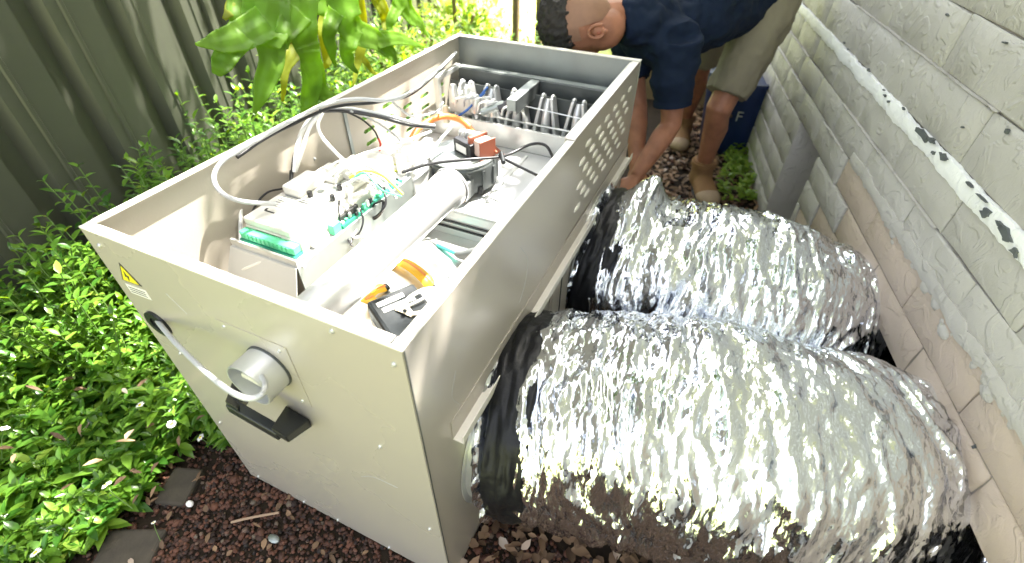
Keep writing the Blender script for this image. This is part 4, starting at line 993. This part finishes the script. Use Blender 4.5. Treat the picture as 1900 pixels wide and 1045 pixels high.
so_ = stems.build('ground_cover_stems', M['stem']); tag(so_, 'thin green stems within the leafy ground cover at left', 'stems', kind='stuff')
n = 130; P = np.array([(rnd.uniform(-.9,-.08), rnd.uniform(-.5,1.3), rnd.uniform(.12,.28)) for _ in range(n)]); D = unit(np.stack([nrs.normal(0,1,n), nrs.normal(0,1,n), nrs.normal(0,.4,n)],1))
V, F = leaf_batch(P, D, np.tile([0,0,1.],(n,1)), nrs.uniform(.02,.045,n), nrs.uniform(.008,.016,n), .3, 3)
dl = npmesh('withered_leaves', V, F, M['litter'], None, False, 'stuff'); tag(dl, 'brown withered leaves caught in the green ground cover', 'dead leaves')
# a few tall sprigs against the fence / at the far side of the unit
BV, BD, BU, BL_, BW = [], [], [], [], []; st2 = MB()
for i in range(620):
    y = rnd.uniform(.0,2.9); x = rnd.uniform(-1.0,-.55) if y < .6 else rnd.uniform(-1.15-.22*(y-.6),-.1)
    h = rnd.uniform(.40,.60)*(1.0 if y > .35 else .85); 
    top = np.array([x+rnd.gauss(0,.06), y+rnd.gauss(0,.06), h]); b0 = np.array([x,y,0.])
    st2.loft([tuple(b0), tuple(b0*.5+top*.5+np.array([.01,0,0])), tuple(top)], .0018, 4, cap=False); ph = rnd.uniform(0,6.3)
    for k in range(8):
        t = 1-k*.07; p = b0*(1-t)+top*t
        for sg in (0, PI):
            a = ph+k*1.57+sg; el = rnd.uniform(.2,.7)+(.4 if k == 0 else 0)
            BV.append(p); BD.append([math.cos(a)*math.cos(el), math.sin(a)*math.cos(el), math.sin(el)]); BU.append([0,0,1.]); s_ = rnd.uniform(.7,1.2)
            BL_.append(.042*s_); BW.append(.017*s_)
V, F = leaf_batch(np.array(BV), unit(np.array(BD)), np.array(BU), np.array(BL_), np.array(BW), .35, 3)
gt = npmesh('tall_sprigs', V, F, M['cover'], None, False, 'stuff'); tag(gt, 'taller leafy sprigs standing up in front of the metal fence', 'sprigs')
st2 = st2.build('sprig_stems', M['stem']); tag(st2, 'upright stems of the taller sprigs by the fence', 'stems', kind='stuff')
# daisies
def daisy(px, py, z, lab, r=.011, tilt=(0,0), closed=False):
    P = at(px, py, z=z); t = empty('daisy', (P.x, P.y, P.z), 0, lab, 'flower', 'small white daisies in the ground cover')
    V = []; F = []; n = 16; t.rotation_euler = (tilt[0], tilt[1], rnd.uniform(0,6))
    for k in range(n):
        a = 2*PI*k/n; c, s_ = math.cos(a), math.sin(a); w_ = r*.19; up_ = .35 if closed else rnd.uniform(-.1,.15)
        b = len(V); V += [(c*r*.25-s_*w_*.5, s_*r*.25+c*w_*.5, .001),(c*r*.25+s_*w_*.5, s_*r*.25-c*w_*.5, .001),(c*r*.8+s_*w_, s_*r*.8-c*w_, r*up_+.001),(c*r, s_*r, r*up_*1.2),(c*r*.8-s_*w_, s_*r*.8+c*w_, r*up_+.001)]; F.append((b,b+1,b+2,b+3,b+4))
    MB().add(V, F).build('petals', M['petal'], t); MB().ell((0,0,.0012), r*.36, r*.36, r*.2, n=12, k=6).build('eye', M['daisyeye'], t, smooth=True)
    MB().loft(spline([(0,0,0),(.004,.003,-.03),(.0,.012,-.09)],4), .0011, 5).build('stalk', M['stem'], t)
for d_ in ((198,900,.17,'open daisy lowest left of the soil edge, facing up'),(66,1026,.17,'daisy at the very bottom left of the photo'),(260,752,.2,'daisy under the grommet, in the sunlit leaves'),
           (318,787,.16,'daisy close left of the cabinet, right of the sunlit patch'),(372,812,.08,'daisy hanging over dark soil at the cabinet foot'),(168,595,.24,'small daisy in shaded leaves left of the warning sticker'),
           (78,317,.40,'daisy on a tall stalk in front of the dark fence'),(66,283,.42,'half closed daisy at the top of the shaded plants',),(285,970,.06,'tiny daisy bud bent over the soil'),(8,795,.22,'daisy at the left edge of the photo in sun'),
           (3,327,.38,'daisy at the left edge in front of the fence'),(402,706,.18,'daisy touching the cabinet edge')):
    daisy(d_[0], d_[1], d_[2], d_[3], .0125 if d_[0] != 285 else .006, (rnd.uniform(.1,.6), rnd.uniform(-.3,.3)), d_[0] in (66,78) and d_[1] < 400)

# ================================================================== GRAVEL, LITTER, PAVERS
ico = bmesh.new(); bmesh.ops.create_icosphere(ico, subdivisions=1, radius=1); iv = np.array([v.co[:] for v in ico.verts]); it = np.array([[v.index for v in f.verts] for f in ico.faces]); ico.free()
def pebbles(n, fx, size, m, name):
    pos = np.array([fx() for _ in range(n)]); sc = nrs.uniform(.5,1.3,(n,1))*size*nrs.uniform(.6,1.25,(n,3)); sc[:,2] *= .75
    V = iv[None]*sc[:,None,:]*nrs.uniform(.8,1.15,(n,len(iv),1)); a = nrs.uniform(0,6.3,n); c, s_ = np.cos(a)[:,None], np.sin(a)[:,None]
    x = V[...,0]*c-V[...,1]*s_; y = V[...,0]*s_+V[...,1]*c; V = np.stack([x,y,V[...,2]],-1)+pos[:,None,:]
    F = it[None]+(np.arange(n)*len(iv))[:,None,None]
    return npmesh(name, V.reshape(-1,3), F.reshape(-1,3), m, None, False, 'stuff')
def gp():
    while True:
        x, y = rnd.uniform(-.45,1.5), rnd.uniform(-.62,.2)
        if (0 < x < W and y > 0) or (x < -.1 and rnd.random() < .5): continue
        return (x, y, ground_h(x,y)+rnd.uniform(.0,.009))
pb = pebbles(15000, gp, .0066, M['pebble'], 'scoria_gravel'); tag(pb, 'dark red brown scoria gravel in front of the heater', 'gravel')
pb3 = pebbles(1300, gp, .0105, M['pebble'], 'scoria_lumps'); tag(pb3, 'larger scoria lumps scattered through the gravel', 'gravel')
def lp():
    x, y = rnd.uniform(.62,1.35), rnd.uniform(1.2,3.3); return (x, y, ground_h(x,y)+.004)
pb2 = pebbles(1500, lp, .010, M['pebble'], 'path_gravel'); tag(pb2, 'loose stones on the ground around the boot', 'gravel')
n = 2600; P = np.array([(rnd.uniform(.6,1.4), rnd.uniform(1.3,3.6), rnd.uniform(.004,.022)) for _ in range(n)]); D = unit(np.stack([nrs.normal(0,1,n), nrs.normal(0,1,n), nrs.normal(.1,.25,n)],1))
V, F = leaf_batch(P, D, unit(np.stack([nrs.normal(0,.3,n), nrs.normal(0,.3,n), np.ones(n)],1)), nrs.uniform(.02,.055,n), nrs.uniform(.012,.03,n), .15, 3)
lt = npmesh('leaf_litter', V, F, M['litter'], None, False, 'stuff'); tag(lt, 'brown dead leaf litter on the ground around the boot', 'leaf litter')
n = 1900; P = np.array([(rnd.uniform(.70,1.6), rnd.uniform(-.6,1.3), rnd.uniform(.008,.024)) for _ in range(n)]); D = unit(np.stack([nrs.normal(0,1,n), nrs.normal(0,1,n), nrs.normal(.1,.25,n)],1))
V, F = leaf_batch(P, D, unit(np.stack([nrs.normal(0,.3,n), nrs.normal(0,.3,n), np.ones(n)],1)), nrs.uniform(.02,.05,n), nrs.uniform(.012,.028,n), .15, 3)
lt = npmesh('leaf_litter', V, F, M['litter'], None, False, 'stuff'); tag(lt, 'brown leaf litter on the ground under the foil ducts', 'leaf litter')
n = 160; P = np.array([(rnd.uniform(-.35,.9), rnd.uniform(-.55,.0), rnd.uniform(.004,.016)) for _ in range(n)]); D = unit(np.stack([nrs.normal(0,1,n), nrs.normal(0,1,n), nrs.normal(.1,.2,n)],1))
V, F = leaf_batch(P, D, np.tile([0,0,1.],(n,1)), nrs.uniform(.012,.034,n), nrs.uniform(.006,.016,n), .15, 3)
lt = npmesh('leaf_crumbs', V, F, M['litter'], None, False, 'stuff'); tag(lt, 'bits of dead leaf scattered on the dark gravel', 'leaf litter')
def slab(px, py, sx, sy, rz, lab, z=.001):
    P = at(px, py, z=z); t = MB().box(-sx,sx,-sy,sy,-.03,.006).build('paver', M['paver'], None, bevel=.008); t.location = P; t.rotation_euler = (.02,.03,rz); tag(t, lab, 'paver')
slab(333, 902, .045, .055, .35, 'small grey brown paver between leaves and gravel, the upper of two'); slab(238, 1022, .075, .055, .45, 'flat grey brown paver at the bottom edge below the plants')
P = at(470,965,z=.016); tw = MB().loft(spline([(-.05,-.03,0),(-.01,.0,.004),(.05,.045,.001)],5), [.0035]*11, 7).build('twig', M['twig'], None, smooth=True); tw.location = P; tag(tw, 'pale dry twig lying on the gravel in front of the cabinet', 'twig')
P = at(352,935,z=.02); tw = MB().ell((0,0,0), .012,.009,.007, n=10, k=6).build('white_stone', M['petal'], None, smooth=True); tw.location = P; tag(tw, 'small white chip on the dark soil right of the paver', 'stone')
P = at(508,1000,z=.012); tw = MB().ell((0,0,0), .019,.011,.007, n=9, k=5).build('grey_stone', M['galvd'], None); tw.location = P; tag(tw, 'flat grey stone on the gravel below the twig', 'stone')
for i in range(3):
    P = at((1060,1340,1150)[i],(1020,1030,1038)[i],z=.02); tw = npmesh('dead_leaf_clump', *leaf_batch(np.array([[0,0,0],[.008,.006,.003],[-.006,.01,.002]]), unit(np.array([[1,.3,.05],[.2,1,.1],[-.8,.5,.1]])), np.tile([0,0,1.],(3,1)), np.array([.05,.04,.035]), np.array([.03,.024,.02]), .2, 4), M['litter']); tw.location = P; tag(tw, ('brown leaf clump under the left end of the near duct','pale brown leaf lying under the middle of the near duct','brown leaf clump at the bottom edge under the near duct')[i], 'dead leaves')
# weeds by the boot and along the far wall foot
BV, BD, BL_, BW = [], [], [], []
for i in range(90):
    P = at(rnd.uniform(1335,1400), rnd.uniform(290,380), z=.0); h = rnd.uniform(.03,.10)
    for k in range(7):
        a = rnd.uniform(0,6.3); el = rnd.uniform(.2,1.0); BV.append([P.x,P.y,h*rnd.uniform(.4,1)]); BD.append([math.cos(a)*math.cos(el), math.sin(a)*math.cos(el), math.sin(el)]); BL_.append(rnd.uniform(.02,.045)); BW.append(rnd.uniform(.012,.024))
V, F = leaf_batch(np.array(BV), unit(np.array(BD)), np.tile([0,0,1.],(len(BV),1)), np.array(BL_), np.array(BW), .3, 3)
wd = npmesh('weeds', V, F, M['bush'], None, False, 'stuff'); tag(wd, 'small green weeds between the boot and the wall', 'weeds')

# ================================================================== STAGHORN FERN
# (it grows on a limb of the added shade tree, above the frame)
fern = empty('staghorn_fern', (-.55,1.15,1.50), 0, 'large staghorn fern with antler shaped hanging green fronds at the top left', 'fern')
FL = Vector(fern.location)
def frond(branches, m, seed, thick=.0065):
    """branches: list of (photo polyline [(x,y,X-depth)], widths px).  Lobes become one blade: union of flat tapering ribbons, thickened"""
    mb = MB(); k3 = 1
    for (P, wd_) in branches:
        pts = [at(a, b, X=c) for a, b, c in P]; C_ = spline(pts, 6); n = len(C_)
        ws = 1.22*np.interp(np.linspace(0,1,n), np.linspace(0,1,len(wd_)), wd_)
        dirs = [(C_[min(i+1,n-1)]-C_[max(i-1,0)]).normalized() for i in range(n)]
        nrm = Vector((.86,-.36,.36)).normalized()
        V = []
        for i in range(n):
            sd_ = dirs[i].cross(nrm).normalized(); w_ = ws[i]; wv = .004*math.sin(i*.9+seed)
            nn = sd_.cross(dirs[i])
            for q, dz in ((-1,.0),(-.5,.10),(0,.02),(.5,.10),(1,.0)):
                V.append(C_[i]+sd_*w_*q-nn*(w_*dz)+nn*wv-FL)
        V2 = [v-nrm*thick for v in V]; N_ = len(V); F = []
        for i in range(n-1):
            for q in range(4): a = i*5+q; F.append((a, a+1, a+6, a+5)); F.append((N_+a, N_+a+5, N_+a+6, N_+a+1))
            for (a, b) in ((i*5, i*5+5), (i*5+9, i*5+4)): F.append((a, b, N_+b, N_+a))
        F.append((0,N_,N_+1,1)); F += [(q, N_+q, N_+q+1, q+1) for q in range(1,4)]; e = (n-1)*5; F += [(e+q+1, N_+e+q+1, N_+e+q, e+q) for q in range(4)]
        mb.add(V+V2, F)
    o = remesh(mb, 'frond', m, .0034, fern, 4); return o
m1, m2 = M['frond'], M['frondy']; D0 = -.42
def br(pts, w, d=D0): return ([(a, b, d+c) for a, b, c in pts], [x/1000 for x in w])
# big centre left frond: from the crown down, forking to the left horn, down-left blade
frond([br([(520,-90,0),(500,-20,.03),(495,40,.05),(490,80,.06)], (40,52,60,40)), br([(495,40,.05),(450,65,.07),(405,78,.09),(364,82,.10)], (40,34,24,3)),
       br([(450,60,.07),(425,95,.08),(412,118,.08),(402,140,.07)], (34,26,24,10)), br([(500,60,.06),(505,110,.06),(490,160,.05),(472,212,.03)], (44,32,26,5))], m1, 1)
frond([br([(560,-80,.05),(555,-10,.07),(560,50,.09),(575,95,.09)], (40,50,44,34)), br([(572,85,.09),(585,130,.08),(600,170,.06),(628,178,.04)], (34,28,30,4)), br([(575,95,.09),(580,150,.07),(572,195,.05),(560,215,.04)], (30,30,24,5)),
       br([(555,20,.08),(530,60,.08),(525,90,.07)], (36,26,14))], m1, 2)
frond([br([(640,-90,.02),(635,-20,.05),(645,35,.07),(665,65,.08)], (40,50,50,40)), br([(655,50,.07),(645,90,.07),(650,115,.06),(665,135,.04)], (36,26,20,5)), br([(665,60,.08),(700,75,.08),(728,100,.07),(742,122,.05)], (40,34,22,4)),
       br([(700,72,.08),(745,72,.07),(790,88,.04)], (30,20,3)), br([(625,20,.06),(612,55,.06),(615,90,.05),(625,125,.04)], (26,22,18,3))], m1, 3)
frond([br([(720,-80,-.05),(735,-30,-.04),(755,15,-.03),(775,40,-.03)], (34,40,38,26)), br([(765,25,-.03),(785,50,-.03),(795,70,-.03)], (28,14,3)), br([(745,0,-.04),(725,40,-.04),(728,66,-.04)], (26,18,4))], m1, 4)
frond([br([(690,-60,-.1),(700,-10,-.1),(715,30,-.1),(712,60,-.1)], (26,30,22,4))], m2, 5)
frond([br([(440,-70,-.05),(445,-10,-.04),(430,15,-.03),(416,36,-.02)], (26,26,16,5))], m2, 6)
frond([br([(545,40,-.08),(548,90,-.08),(530,130,-.08),(525,190,-.1)], (26,24,14,5))], m2, 7)
frond([br([(610,20,-.08),(600,60,-.08),(608,110,-.09),(600,130,-.1)], (22,18,16,4))], m2, 8)
frond([br([(470,-60,-.02),(455,-10,-.02),(440,30,-.02),(450,60,-.02)], (34,34,24,8))], m1, 9)
frond([br([(590,-70,-.05),(600,-20,-.05),(598,30,-.05)], (40,46,30))], m1, 10)
frond([br([(655,-50,-.12),(672,40,-.13),(668,100,-.13),(655,160,-.14)], (22,22,18,4)), br([(668,100,-.13),(690,130,-.13),(705,140,-.14)], (14,10,3))], m2, 11)
MB().ell((0,0,.02), .16, .20, .14, n=20, k=12).build('shield_base', M['frondy'], fern, smooth=True)

# ================================================================== BACKGROUND GARDEN
gf = empty('garden_frame', (0,0,0), 0, 'thin timber framed garden screen with posts on a brown board behind the heater', 'garden frame')
Yg = 3.45
def vpost(px, py, r, m, name, Y=Yg, z1=1.6):
    P = at(px, py, Y=Y); MB().box(P.x-r, P.x+r, Y-r, Y+r, -.02, z1).build(name, M[m], gf, bevel=.004)
vpost(957, 60, .022, 'timber', 'post'); vpost(1000, 60, .024, 'rust', 'post')
a0, a1 = at(900,72,Y=Yg), at(1020,72,Y=Yg)
MB().box(a0.x-.25, 1.0, Yg+.028, Yg+.06, 0, .24).build('base_board', M['timber'], gf, bevel=.004)
P = at(848,60,Y=2.9)
tw = MB().loft(spline([(P.x,2.9,-.02),(P.x-.01,2.9,.6),(P.x+.005,2.9,1.0),(P.x-.03,2.9,1.7)],5), [.013]*16, 8).build('thin_stake', M['rust'], None, smooth=True); tag(tw, 'thin brownish garden stake behind the left far corner of the heater', 'stake')
def bush(name, lab, c, r, n, m, ls=.05, cat='bush', stemr=.012, group=None):
    t = empty(name, (c[0],c[1],0), 0, lab, cat, group); P = nrs.normal(0,1,(n,3)); P = unit(P)*(nrs.uniform(.35,1,(n,1))**.5)
    cl = nrs.uniform(-.8,.8,(14,3)); k = nrs.randint(0,14,n); P = P*.55+cl[k]*.6
    P = P*np.array(r); P[:,2] += c[2]; D = unit(P*np.array([1,1,.3])+nrs.normal(0,.5,(n,3)))
    V, F = leaf_batch(P, D, np.tile([0,0,1.],(n,1)), nrs.uniform(.6,1.3,n)*ls, nrs.uniform(.6,1.3,n)*ls*.42, .3, 3)
    npmesh('foliage', V, F, m, t, False); mb = MB()
    for i in range(6):
        a = rnd.uniform(0,6.3); mb.loft([(0,0,-.02), (math.cos(a)*r[0]*.3, math.sin(a)*r[1]*.3, c[2]*.7), (math.cos(a)*r[0]*.6, math.sin(a)*r[1]*.6, c[2]*1.2)], stemr, 5)
    mb.build('stems', M['bark'], t); return t
bush('bush', 'loose bright green bush behind the far left corner of the heater', (-1.45,3.9,.30), (.45,.4,.34), 1200, M['bush'], .07)
bush('bush', 'leafy green shrub glimpsed between the fern fronds', (-.85,2.3,.42), (.42,.5,.32), 1700, M['bush'], .05)
bush('bush', 'bright shrub at the top edge left of the garden posts', (-2.6,5.0,.5), (.6,.5,.5), 1500, M['bush'], .08)
bush('bush', 'small shrub to the right of the thin stake', (-.75,3.5,.12), (.3,.22,.14), 500, M['bush'], .06)
bush('bush', 'pale green shrub behind the base board', (.7,5.2,.3), (.5,.4,.35), 700, M['bush'], .08)
hc = 0
for (x, y) in ((-4,11),(-1.2,12),(1.6,11.5),(4.5,12)):
    bush('reflection_shrub', ('leftmost','left middle','right middle','rightmost')[hc]+' of the unseen tall shrubs added far beyond the lawn for reflections', (x,y,1.4), (1.7,1.0,1.5), 2200, M['bush'], .22, 'shrub', .04); hc += 1  # unseen shrubs added to show up in reflections
n = 9000; P = np.stack([nrs.uniform(-4.5,2.2,n), nrs.uniform(3.6,8.5,n), np.zeros(n)],1); D = unit(np.stack([nrs.normal(0,.35,n), nrs.normal(0,.35,n), np.ones(n)],1))
V, F = leaf_batch(P, D, unit(np.stack([nrs.normal(0,1,n), nrs.normal(0,1,n), np.zeros(n)+.01],1)), nrs.uniform(.04,.09,n), nrs.uniform(.008,.014,n), .3, 2)
M['grass'] = leafmat('grass_blade', (.22,.30,.07), (.45,.50,.2), .4, .4)
gr = npmesh('grass', V, F, M['grass'], None, False, 'stuff'); tag(gr, 'bright sunlit grass behind the heater', 'grass')

# ================================================================== ADDED SHADE TREE (unseen, above and left of the frame)
tr = empty('added_shade_tree', (-2.1,1.5,0), 0, 'unseen tall leafy tree added behind the metal fence, its crown shaped to cast the shade', 'tree')
TL = Vector((-2.1,1.5,0))
MB().loft(spline([(0,0,-.1),(.02,0,1.2),(.10,.02,2.2),(.25,.0,3.1),(.30,.05,4.4)],6), list(np.linspace(.15,.05,25)), 12).build('trunk', M['bark'], tr, smooth=True)
def shade(x, y, z):      # does foliage at (x, y, z) stand between the sun and a place meant to lie in shade
    kx, ky = SUN.x/SUN.z, SUN.y/SUN.z
    if y < .3 and x > -.3: return 0
    t = ((x-FX)*FN[0]+(y-.6)*FN[1])/(kx*FN[0]+ky*FN[1]); zf, yf = z-t, .6+((y-ky*t)-.6)/FN[0]
    if 0 < zf < 2.2:
        if yf < .73 or (zf > .82 and yf < .93): return 1.6
        if .90 < yf < .98: return .6
        return .08
    px_, py_ = x-kx*(z-.2), y-ky*(z-.2)
    if px_ < -.01 and not (-.02 < px_ and py_ > 0):
        if -1.0 < px_ < -.05 and -.45 < py_ < .30: return 1.1 if mnoise.noise(Vector((px_*4.2+1.3, py_*4.2, 2.0))) > .16 else .0
        if px_ < -.25 and py_ < -.45: return .35
        if px_ < -.0 and py_ > .62: return .06
        if px_ < -.0 and py_ > .5: return .4
        return .9
    if px_ < .72 and py_ < -.1: return .5
    bx_, by_ = x-kx*(z-.8), y-ky*(z-.8)
    if -.0 <= bx_ < .74 and 0 < by_ < .98: return .0
    if 0 <= bx_ < .74 and by_ < 1.42: return .55
    if bx_ >= .74 and by_ < 1.3: return .10
    if by_ > 1.42 and bx_ > .2 and by_ < 3.4: return .85
    return .05
BP = []; cents = []
for i in range(5200):
    x, y, z = rnd.uniform(-1.6,1.7), rnd.uniform(-.9,5.0), 3.1+rnd.uniform(-.25,.45)
    if rnd.random() < shade(x, y, z)*.62: cents.append((x, y, z))  # leaf clusters added only where their shade is wanted
for i in range(260): cents.append((rnd.uniform(-2.6,-.95), rnd.uniform(-1.6,1.0), rnd.uniform(2.2,3.0)))  # extra clusters added to keep sky light off the fence
for (x, y, z) in cents:
    for k in range(20): BP.append((x+rnd.gauss(0,.06), y+rnd.gauss(0,.06), z+rnd.gauss(0,.06)))
BP = np.array(BP)-np.array(TL); n = len(BP)
V, F = leaf_batch(BP, unit(np.stack([nrs.normal(0,1,n), nrs.normal(0,1,n), nrs.normal(-.3,.5,n)],1)), np.tile([0,0,1.],(n,1)), nrs.uniform(.05,.10,n), nrs.uniform(.03,.05,n), .25, 2)
npmesh('crown', V, F, M['tree'], tr, False)
mb = MB(); rnd.shuffle(cents)
for tgt in ((-.4,1.2,3.0),(.5,.4,3.1),(-1.2,1.0,2.9),(1.2,2.9,3.1),(.9,2.4,3.1),(1.4,.6,3.2),(-.55,1.15,1.72),(-.8,2.1,3.1)):
    e = Vector(tgt)-TL; st_ = Vector((.15,.01,2.0+rnd.uniform(0,.9))); mb.loft(spline([st_, st_.lerp(e,.4)+Vector((0,0,.35)), st_.lerp(e,.75)+Vector((0,0,.22)), e],5), list(np.linspace(.05,.014,16)), 7)
mb.build('limb', M['bark'], tr, smooth=True)

S.render.engine = 'CYCLES'
